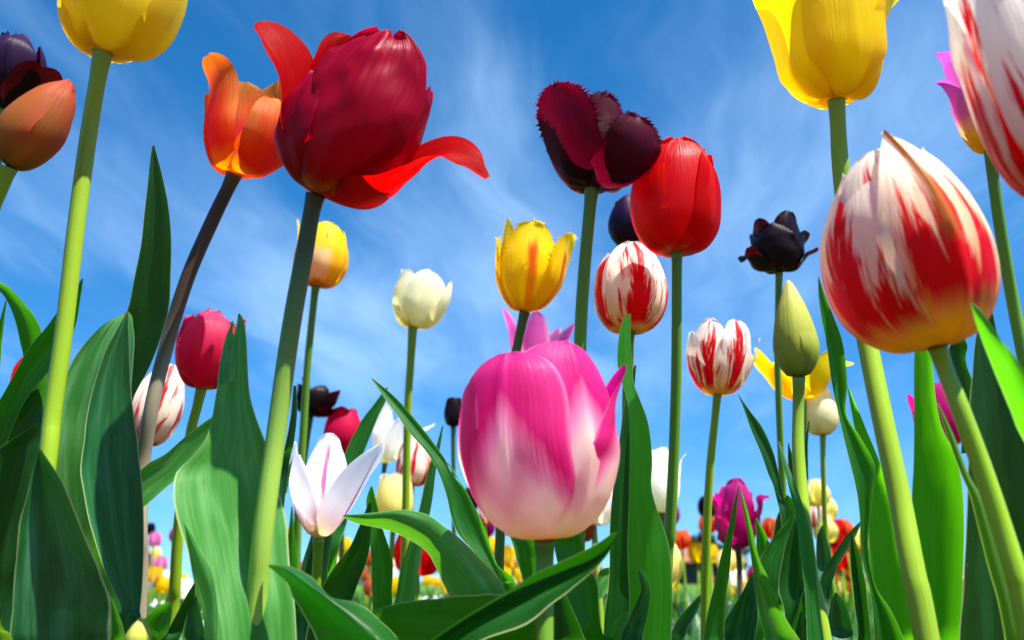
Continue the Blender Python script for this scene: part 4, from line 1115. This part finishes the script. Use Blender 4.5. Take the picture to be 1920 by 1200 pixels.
f26.leaf([(1645, 1300, 1720, 1300), (1640, 1225, 1700, 1215), (1637, 1150, 1674, 1150), (1630, 1100, 1645, 1106), (1618, 1055, 1632, 1060), (1613, 1010, 1628, 1005), (1612, 970, 1634, 950), (1605, 915, 1638, 908), (1592, 858, 1638, 868), (1578, 800, 1612, 818),
          (1567, 750, 1587, 775), (1558, 704, 1589, 715), (1550, 646, 1581, 645), (1541, 599, 1564, 595), (1535, 558, 1547, 552), (1534, 519, 1535, 518)], (.40, .41), 'leaf_green', cup=.22, roll=.2, nt=64)
f26.leaf([(1640, 1290, 1740, 1290), (1640, 1200, 1735, 1200), (1635, 1100, 1712, 1100), (1628, 1000, 1692, 1000), (1622, 920, 1672, 920), (1612, 850, 1643, 850), (1600, 790, 1620, 795), (1588, 722, 1591, 725)], (.44, .44), 'leaf_bright')
f26.leaf([(1606, 1300, 1640, 1300), (1608, 1195, 1634, 1200), (1603, 1140, 1628, 1135), (1598, 1095, 1622, 1090), (1594, 1050, 1614, 1050), (1594, 1015, 1604, 1015), (1596, 996, 1598, 996)], (.42, .42), 'leaf_dark', fold=.7, cup=.3)

f27 = Plant("big white and red striped tulip with yellow base, close up at right",
            B(1757, 648, .30, lean=-11, tilt=-14), [(1757, 648, .30), (1771, 690, .30), (1800, 765, .295), (1842, 880, .29), (1878, 990, .285), (1905, 1080, .28), (1932, 1200, .275)], (29, 43), 'stem_lime')
f27.petal('petal_flamed_front', 8, [(0, 0), (70, 0), (128, 62), (150, 160), (140, 260), (104, 345), (62, 412)], 136, seed=343, rad=.8, wob=.12, nt=48, ns=28, rib=1.4, tipn=1.5, tipc=.42, lat=-18)
f27.petal('petal_flamed_big', -72, [(0, 0), (76, 0), (140, 60), (162, 150), (150, 240), (112, 310), (86, 340)], 118, seed=342, rad=.8, wob=.14, nt=44, ns=24, rib=.6)
f27.petal('petal_flamed_big', 66, [(0, 0), (70, 6), (124, 66), (144, 160), (134, 250), (104, 330), (76, 372)], 118, seed=347, rad=.8, wob=.14, nt=44, ns=24)
f27.petal('petal_flamed_big', -25, [(0, 0), (69, 3), (124, 64), (146, 160), (136, 254), (100, 338), (62, 384)], 112, seed=344, rad=.8, wob=.14)
for i_, ph_ in enumerate((120, 180, 240)):
    f27.petal('petal_flamed_big', ph_, [(0, 0), (70, 6), (120, 70), (136, 160), (128, 250), (96, 330), (66, 376)], 116, seed=345 + i_, rad=.8, wob=.14)
f27.leaf([(1716, 1300, 1806, 1300), (1718, 1200, 1802, 1200), (1716, 1070, 1808, 1070), (1711, 950, 1809, 950), (1713, 867, 1796, 868), (1714, 800, 1766, 800), (1714, 730, 1753, 735), (1715, 655, 1746, 660), (1728, 585, 1736, 585)], (.40, .38), 'leaf_bright', cup=.12, roll=.1)
f27.leaf([(1895, 1300, 1940, 1300), (1884, 1200, 1916, 1195), (1870, 1125, 1900, 1130), (1852, 1062, 1880, 1062), (1836, 997, 1860, 990), (1820, 933, 1842, 935), (1799, 883, 1815, 886), (1775, 815, 1788, 815), (1757, 755, 1760, 757)], (.31, .32), 'leaf_lime', cup=-.3, roll=-.3)

f28 = Plant("huge white tulip flamed with red, cut off by the frame at the upper right corner",
            B(2012, 376, .25, lean=-10, tilt=-14), [(2014, 372, .25), (2012, 430, .25), (1975, 700, .25), (1985, 1000, .25)], (40, 44))
f28.petal('petal_flamed_corner', -72, [(0, 0), (54, 30), (88, 120), (106, 230), (112, 340), (100, 500)], 104, seed=353, wob=.3, nt=44, ns=24, ruf=.3, lat=0)
f28.petal('petal_flamed_corner', -8, [(0, 0), (60, 20), (110, 90), (130, 220), (120, 360), (90, 500)], 120, seed=352, wob=.2, nt=44, ns=24)
for i_, ph_ in enumerate((55, 115, 175, 235)):
    f28.petal('petal_flamed_corner', ph_, [(0, 0), (60, 20), (100, 90), (116, 220), (110, 360), (80, 490)], 110, seed=354 + i_, wob=.2)

f29 = Plant("lilac pink tulip with yellow base mostly hidden behind the huge striped one",
            B(1864, 282, .44, lean=-3), [(1858, 282, .44), (1862, 330, .44), (1876, 430, .44), (1898, 560, .44), (1925, 700, .435), (1950, 850, .43)], (20, 24), 'stem_green')
petal_mat('petal_lilac_yellow', [(0.0, '#e0c010'), (0.28, '#ecd020'), (0.40, '#e8c0b0'), (0.5, '#d884c0'), (1.0, '#d070c0')], warp=.1, trans=.42, vein=.2)
for i_, (ph_, mid_, w_) in enumerate([(-78, [(0, 0), (34, 20), (52, 70), (58, 110), (74, 136), (96, 140)], 20), (-74, [(0, 0), (34, 20), (50, 80), (54, 150), (60, 190), (84, 200)], 36), (0, [(0, 0), (36, 12), (54, 80), (50, 160), (40, 200)], 54), (60, [(0, 0), (36, 12), (54, 80), (50, 160), (40, 200)], 54),
                                      (125, [(0, 0), (36, 12), (54, 80), (50, 160), (40, 200)], 54), (190, [(0, 0), (36, 12), (54, 80), (50, 160), (40, 200)], 54)]):
    f29.petal('petal_lilac_yellow', ph_, mid_, w_, seed=361 + i_, tipn=1.6)
f29.leaf([(1800, 1300, 1970, 1300), (1802, 1200, 1965, 1200), (1809, 1080, 1955, 1080), (1812, 950, 1948, 950), (1815, 820, 1930, 820), (1822, 720, 1900, 735), (1832, 625, 1873, 642), (1852, 560, 1856, 560)], (.37, .38), 'leaf_dark', cup=.1, roll=.15)
f29.leaf([(1800, 850, 1828, 850), (1804, 780, 1827, 770), (1794, 722, 1822, 712), (1784, 684, 1811, 672), (1779, 652, 1813, 645), (1794, 631, 1808, 628)], (.42, .42), 'leaf_dark', wave=.8, gr=False)

lf41 = Plant("tulip plant at the right edge with one bright pointed leaf crossing the striped tulip's base", name="tulip_plant", ground=gp(2020, .28))
lf41.leaf([(2000, 1020, 2030, 900), (1975, 905, 1995, 790), (1920, 824, 1928, 704), (1888, 757, 1892, 657), (1852, 668, 1868, 624), (1830, 606, 1844, 587), (1820, 568, 1823, 567)], (.265, .28), 'leaf_bright', cup=-.18, roll=-.6)

f31 = Plant("magenta and white tulip glimpsed between leaves below the big striped one",
            B(1772, 835, .9, lean=4), [(1772, 835, .9), (1770, 880, .9), (1768, 1080, .9)], (10, 11))
f31.cup('petal_magenta', 122, 50, close=.7, seed=371, inner='petal_lilac')
f31.petal('petal_magenta', -85, [(0, 0), (30, 10), (50, 50), (66, 92)], 18, seed=379)

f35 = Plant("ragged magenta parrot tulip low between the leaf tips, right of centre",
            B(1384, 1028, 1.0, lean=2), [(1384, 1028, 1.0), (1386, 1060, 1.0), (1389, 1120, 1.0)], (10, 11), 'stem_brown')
for i_, (ph_, mid_, w_) in enumerate([(-10, [(0, 0), (22, 10), (36, 50), (34, 90), (26, 128)], 34), (-70, [(0, 0), (28, 10), (40, 50), (42, 80), (62, 100)], 26), (-60, [(0, 0), (26, 4), (42, 30), (48, 56)], 26), (60, [(0, 0), (26, 10), (42, 56), (46, 88), (62, 96)], 30),
                                      (80, [(0, 0), (24, 10), (40, 50), (48, 90)], 26), (140, [(0, 0), (22, 10), (36, 50), (36, 110)], 32), (200, [(0, 0), (22, 10), (36, 50), (34, 118)], 32), (260, [(0, 0), (22, 10), (36, 50), (38, 104)], 30)]):
    f35.petal('petal_magenta', ph_, mid_, w_, seed=381 + i_, ruf=1.1, wob=1.0, nt=20, ns=12)
f35.leaf([(1405, 1180, 1470, 1180), (1413, 1090, 1462, 1090), (1418, 1012, 1443, 1018), (1416, 972, 1419, 971)], (.62, .62), 'leaf_green')

f36 = Plant("small near black tulip peeping out at the left side of the big pink one",
            B(850, 800, 1.1, lean=0), [(850, 800, 1.1), (850, 850, 1.1), (852, 1080, 1.1)], (8, 9), 'stem_dark')
f36.cup('petal_black', 56, 18, close=.8, seed=391, nt=14, ns=8)

# ================================================================ FAR BED
build_setting()
build_house(P(1312, 1060, 112).x, 112, 8.4, 2.75, 4.15, M['wall_dark'], M['roof_brown'], "low house with a brown roof far behind the flower bed, right of centre")
build_house(P(690, 1060, 90).x, 90, 5.0, 1.9, 3.0, M['wall_pale'], M['roof_pink'], "small house with a pale pinkish roof far behind the bed, left of centre")
for i_, (u_, y_, h_, r_, lb_) in enumerate([(1290, 150, 7.6, 3.2, "dark tree rising behind the brown roofed house"), (1338, 160, 7.2, 3.4, "second dark tree behind the right end of the brown roof"),
                                           (806, 110, 4.6, 2.2, "round dark tree on the horizon beneath the cream tulip"), (560, 120, 4.6, 2.2, "dark tree on the horizon below the crimson tulip's leaf"),
                                           (1580, 120, 4.6, 2.6, "dark tree on the horizon right of the greenish bud"), (300, 120, 4.2, 2.4, "dark tree on the horizon in the gap between the left leaves")]):
    build_tree((u_ - 960) / F * y_ * 1.04, y_, h_, r_, 500 + i_, lb_)

KINDS = {
    'yellow': ('petal_yellow', 1.0, .7), 'orange': ('petal_orange', 1.0, .6), 'pink': ('petal_lilac', 1.0, .6), 'white': ('petal_white', 1.0, .6),
    'red': ('petal_red', 1.0, .55), 'pale yellow': ('petal_pale', 1.05, .4), 'purple': ('petal_plum', 1.0, .6), 'magenta': ('petal_magenta', 1.0, .7),
    'salmon': ('petal_peach', 1.0, .5), 'golden': ('petal_yellow_blush', 1.0, .85), 'striped': ('petal_flamed', 1.0, .55), 'black': ('petal_black', 1., .6)}


def merged(fr, seed, H, R, close):
    rng = random.Random(seed)
    V, Fc, UV = [], [], []
    for ring in (1, 0):
        for q in range(3):
            s = .9 if ring else 1.0
            c = close * rng.uniform(.8, 1.2)
            h = H * rng.uniform(.92, 1)
            mid = [(0, 0), (R * .6 * s, H * .04), (R * .95 * s, H * .26), (R * s, H * .5), (R * (.5 + .5 * c) * s, h * .8), (R * c * s, h)]
            v2, f2, u2 = petal_grid(fr, q * 120 + (60 if ring else 0), mid, R * 1.0 * s, nt=9, ns=6, seed=seed * 9 + q + ring * 3, wob=.3)
            n0 = len(V)
            V += v2
            Fc += [tuple(i + n0 for i in p) for p in f2]
            UV += u2
    return V, Fc, UV


class WF:
    """an upright frame in metres for the far plants"""
    def __init__(self, base):
        self.B = Vector(base)
        self.a, self.f, self.r, self.k = Vector((0, 0, 1)), Vector((0, -1, 0)), Vector((1, 0, 0)), 1.0


PROTO = {}


def proto(kind, var):
    key = (kind, var)
    if key in PROTO:
        return PROTO[key]
    mat, sc, close = KINDS[kind]
    sd = hash_(kind) + var * 17
    rng = random.Random(sd)
    h = 0.30
    meshes = []
    def mk(nm, V, fc, uv, mt):
        me = bpy.data.meshes.new(nm)
        me.from_pydata([tuple(v) for v in V], [], fc)
        ul = me.uv_layers.new(name="UVMap")
        for lp in me.loops:
            ul.data[lp.index].uv = uv[lp.vertex_index]
        for p in me.polygons:
            p.use_smooth = True
        me.materials.append(mt)
        meshes.append((nm, me))
    bx, by = rng.uniform(-.02, .02), rng.uniform(-.02, .02)
    V, fc, uv = tube([Vector((0, 0, 0)), Vector((bx * .5, by * .2, h * .5)), Vector((bx, by, h))], [.0042, .0038, .0036], sides=7, per=3)
    mk("stem", V, fc, uv, M['stem_lime'])
    V, fc, uv = merged(WF((bx, by, h)), sd, .060 * sc, .0205 * sc, close * rng.uniform(.8, 1.15))
    mk("bloom", V, fc, uv, M[mat])
    for q in range(3):
        a = rng.uniform(0, 6.28) + q * 2.1
        L = rng.uniform(.16, .25)
        wd = rng.uniform(.018, .030)
        ca, sa = math.cos(a), math.sin(a)
        V, fc, uv = [], [], []
        for i in range(9):
            t = i / 8
            rr = .01 + .10 * t ** 1.7 * rng.uniform(.9, 1.1)
            zz = L * (t - .22 * t ** 3)
            w_ = wd * (.5 + .9 * t if t < .45 else 1.0) * (1 - max(0, (t - .4) / .6) ** 1.6) * .8
            for s in (-1, 0, 1):
                V.append((ca * (rr - .25 * w_ * (1 - abs(s))) - sa * s * w_, sa * (rr - .25 * w_ * (1 - abs(s))) + ca * s * w_, zz))
                uv.append(((s + 1) / 2, t))
        for i in range(8):
            for j in range(2):
                c_ = i * 3 + j
                fc.append((c_, c_ + 1, c_ + 4, c_ + 3))
        mk("leaf", V, fc, uv, M['leaf_far'])
    PROTO[key] = meshes
    return meshes


def far_tulip(kind, var, x, y, hs, rot, label, group):
    t = thing("tulip", label, "tulip", (x, y, 0), group)
    t.rotation_euler = (0, 0, rot)
    for nm, me in proto(kind, var):
        o = bpy.data.objects.new(nm, me)
        COL.objects.link(o)
        o.parent = t
        o.scale = (1, 1, hs / 0.30)
        if nm == "bloom":
            o.scale = (1, 1, 1)
            o.location = (0, 0, hs - .30)
    return t


# those far tulips one can make out singly: (kind, u, v of the bloom's base, depth, label)
SINGLE = [
    ('pink', 283, 1025, 2.2, "pale pink tulip under a dark one, in the gap left of the notched leaf"),
    ('black', 281, 1003, 2.6, "dark purple far tulip just above a pale pink one in the left gap"),
    ('magenta', 332, 1018, 1.9, "deep pink far tulip beside the fringed rose tulip's lower stem"),
    ('pink', 309, 1070, 2.2, "pink far tulip above the golden ones in the left gap"),
    ('pink', 272, 1066, 2.2, "pink far tulip half hidden by the blue green leaf in the left gap"),
    ('golden', 290, 1062, 2.3, "golden far tulip between two pink ones in the left gap"),
    ('golden', 298, 1092, 2.0, "large golden far tulip in the middle of the left gap"),
    ('yellow', 304, 1112, 2.0, "lowest golden far tulip in the left gap"),
    ('pale yellow', 298, 1050, 2.6, "pale yellow far tulip under the pink ones in the left gap"),
    ('white', 279, 1105, 2.2, "white far tulip lowest at the blue green leaf's edge in the left gap"),
    ('white', 316, 1095, 2.4, "white far tulip beside the golden ones in the left gap"),
    ('golden', 158, 985, 1.5, "yellow far tulip in the slit between two left leaves"),
    ('purple', 180, 1052, 1.6, "dark far tulip low in the slit between two left leaves"),
    ('golden', 625, 1044, 1.7, "golden yellow tulip right of the white star tulip's base"),
    ('yellow', 645, 1040, 1.8, "bright yellow tulip touching the dark leaf right of the white star tulip"),
    ('golden', 608, 1048, 2.1, "golden tulip close behind the white star tulip's stem"),
    ('golden', 545, 1020, 2.0, "golden tulip beside the thin stem left of the white star tulip"),
    ('salmon', 548, 1042, 1.9, "salmon tulip beside the thin stem left of the white star tulip"),
    ('pale yellow', 616, 1088, 1.4, "pale yellow bud low behind the white star tulip's stem"),
    ('salmon', 690, 1062, 1.9, "salmon pink tulip left of the twisted upright leaf"),
    ('red', 808, 1080, 1.0, "red and white far tulip under the arching leaf"),
    ('yellow', 740, 1115, 1.8, "yellow far tulip low beside the twisted upright leaf"),
    ('magenta', 906, 1008, 1.3, "magenta tulip left of the big pink tulip's base"),
    ('black', 884, 955, 1.4, "near black tulip left of the big pink tulip's base"),
    ('striped', 915, 985, 1.3, "cream and red tulip tucked against the big pink tulip's lower left side"),
    ('yellow', 918, 1045, 1.5, "yellow tulip beside the pale stem left of the big pink tulip"),
    ('golden', 964, 1065, 1.4, "yellow and orange tulip just left of the big pink tulip's stem"),
    ('salmon', 1112, 1018, 1.0, "orange and white tulip just right of the big pink tulip's base"),
    ('white', 1143, 985, 1.0, "white tulip squeezed between the big pink tulip and the tall leaf"),
    ('magenta', 1245, 988, 1.2, "magenta tulip under the white one right of the tall leaf"),
    ('white', 1262, 1040, 1.8, "white far tulip behind the glossy red tulip's stem"),
    ('pale yellow', 1272, 1105, 1.0, "pale yellow open tulip low beside the tall leaf's edge, right of centre"),
    ('orange', 1287, 1031, 1.6, "orange tulip standing alone against the sky above the brown roof"),
    ('black', 1325, 970, 1.5, "dark tulip crossed by the striped tulip's stem, left of the magenta parrot tulip"),
    ('orange', 1332, 1000, 1.6, "orange tulip squeezed between a stem and the magenta parrot tulip"),
    ('yellow', 1303, 1056, 1.6, "bright yellow tulip left of the striped tulip's stem near the roof"),
    ('purple', 1320, 1040, 1.7, "purple tulip behind the striped tulip's stem near the roof"),
    ('golden', 1337, 1056, 1.6, "golden tulip right of the striped tulip's stem near the roof"),
    ('pale yellow', 1378, 1072, 1.5, "slender pale yellow tulip under the magenta parrot tulip"),
    ('pale yellow', 1390, 1070, 1.8, "pale yellow tulip beside the brown stem of the magenta parrot tulip"),
    ('purple', 1375, 1082, 1.9, "purple tulip low under the magenta parrot tulip"),
    ('white', 1378, 1100, 2.0, "white tulip low under the magenta parrot tulip"),
    ('magenta', 1383, 1034, 1.8, "magenta tulip directly beneath the parrot tulip"),
    ('pink', 1398, 1026, 1.7, "light pink tulip behind the leaf tip right of the parrot tulip"),
    ('orange', 1442, 1010, 1.5, "orange tulip between two leaf tips right of the parrot tulip"),
    ('pale yellow', 1532, 951, 1.25, "highest pale yellow tulip right of the greenish bud's stem"),
    ('pale yellow', 1559, 976, 1.3, "pale yellow tulip just right of the cream tulip's stem"),
    ('striped', 1528, 992, 1.3, "yellow and red tulip beneath the highest pale yellow one"),
    ('pale yellow', 1540, 994, 1.4, "pale yellow tulip crossed by the cream tulip's stem"),
    ('pale yellow', 1562, 1018, 1.3, "larger pale yellow tulip low right of the cream tulip's stem"),
    ('red', 1578, 1010, 1.6, "red tulip left in the far red group at right"),
    ('orange', 1596, 1012, 1.6, "orange red tulip behind the slanting leaf tip at right"),
    ('red', 1567, 1040, 1.6, "dark red tulip low in the far red group at right"),
    ('red', 1586, 1068, 1.5, "red tulip beneath the slanting leaf at right"),
    ('salmon', 1592, 1090, 1.6, "salmon tulip low beneath the slanting leaf at right"),
    ('orange', 1590, 1040, 1.7, "orange tulip under the slanting leaf at right"),
    ('pale yellow', 1612, 1030, 1.5, "pale yellow tulip between the slanting leaf and the tall wavy leaf at right"),
    ('red', 84, 762, 1.1, "red tulip glimpsed between the left leaves behind the pale stem"),
    ('magenta', 1925, 890, 1.0, "magenta tulip glimpsed at the right edge"),
]
rng = random.Random(77)
for i_, (kind, u_, v_, d_, lb_) in enumerate(SINGLE):
    d_ = d_ if u_ in (808, 1272, 84, 1925, 1112, 1143) else d_ * 1.65
    p = P(u_, v_, d_)
    far_tulip(kind, i_ % 2, p.x, p.y, p.z, rng.uniform(0, 6.28), lb_, "tulips of the bed farther back")

COLS = ['yellow', 'golden', 'pink', 'white', 'red', 'pale yellow', 'orange', 'salmon', 'purple', 'striped', 'magenta']
CW = {0: ['pink', 'golden', 'yellow', 'white', 'pale yellow'], 1: ['golden', 'yellow', 'salmon', 'orange', 'white'], 2: ['yellow', 'white', 'magenta', 'salmon'],
      3: ['orange', 'yellow', 'pale yellow', 'white', 'magenta'], 4: ['red', 'orange', 'salmon', 'red', 'pale yellow']}
placed = 0
for i_ in range(1500):
    y_ = 2.6 + 7.5 * rng.random() ** 1.2
    u_ = rng.uniform(-60, 1980)
    if 1252 < u_ < 1340 and rng.random() < .85:
        continue
    x_ = (u_ - 960) / F * y_
    zone = 0 if u_ < 420 else 1 if u_ < 690 else 2 if u_ < 1180 else 3 if u_ < 1500 else 4
    kind = rng.choice(CW[zone])
    hz = rng.uniform(.225, .29) + .006 * (y_ - 2) * rng.uniform(-.3, .6)
    far_tulip(kind, rng.randrange(2), x_, y_, hz, rng.uniform(0, 6.28),
              "small %s tulip among many of its colour far back in the flower bed" % kind, "far %s tulips" % kind)
    placed += 1
    if placed >= 200:
        break

# leaf blades and herbs nobody could count, low between the far plants
V, Fc, UV = [], [], []
for i_ in range(11000):
    y_ = .9 + 8.6 * rng.random() ** 1.3
    u_ = rng.uniform(-150, 2070)
    x_ = (u_ - 960) / F * y_
    h_ = rng.uniform(.10, .235) + (.05 if y_ > 1.8 else 0.01)
    a_ = rng.uniform(0, 6.28)
    w_ = rng.uniform(.006, .016)
    lx, ly = math.cos(a_), math.sin(a_)
    b_ = rng.uniform(.02, .09)
    n0 = len(V)
    for q, (t_, ww) in enumerate(((0, .6), (.4, 1.0), (.75, .7), (1.0, .05))):
        cx_, cy_, cz_ = x_ + lx * b_ * t_ ** 1.6, y_ + ly * b_ * t_ ** 1.6, h_ * (t_ - .15 * t_ ** 3)
        for s_ in (-1, 1):
            V.append((cx_ - ly * s_ * w_ * ww, cy_ + lx * s_ * w_ * ww, cz_))
            UV.append(((s_ + 1) / 2, t_))
    for q in range(3):
        Fc.append((n0 + 2 * q, n0 + 2 * q + 1, n0 + 2 * q + 3, n0 + 2 * q + 2))
gc = link_mesh("ground_cover", V, Fc, UV, M['leaf_far'])
gc['kind'] = 'stuff'
V, Fc = [], []
for i_ in range(420):
    y_ = rng.uniform(1.2, 4.5)
    u_ = rng.choice([rng.uniform(780, 840), rng.uniform(780, 840), rng.uniform(200, 1700)])
    x_ = (u_ - 960) / F * y_
    z_ = rng.uniform(.16, .24) if y_ < 2.5 else rng.uniform(.12, .22)
    c_ = Vector((x_, y_, z_))
    sz = rng.uniform(.003, .006)
    for q in range(5):
        a_ = q * 1.2566
        n0 = len(V)
        d_ = Vector((math.cos(a_), .5 * math.sin(a_), math.sin(a_)))
        e_ = Vector((-math.sin(a_), .3, math.cos(a_)))
        V.extend([c_, c_ + d_ * sz + e_ * sz * .5, c_ + d_ * sz * 1.5, c_ + d_ * sz - e_ * sz * .5])
        Fc.append((n0, n0 + 1, n0 + 2, n0 + 3))
wf = link_mesh("white_blossom", V, Fc, None, M['white_blossom'])
wf['kind'] = 'stuff'
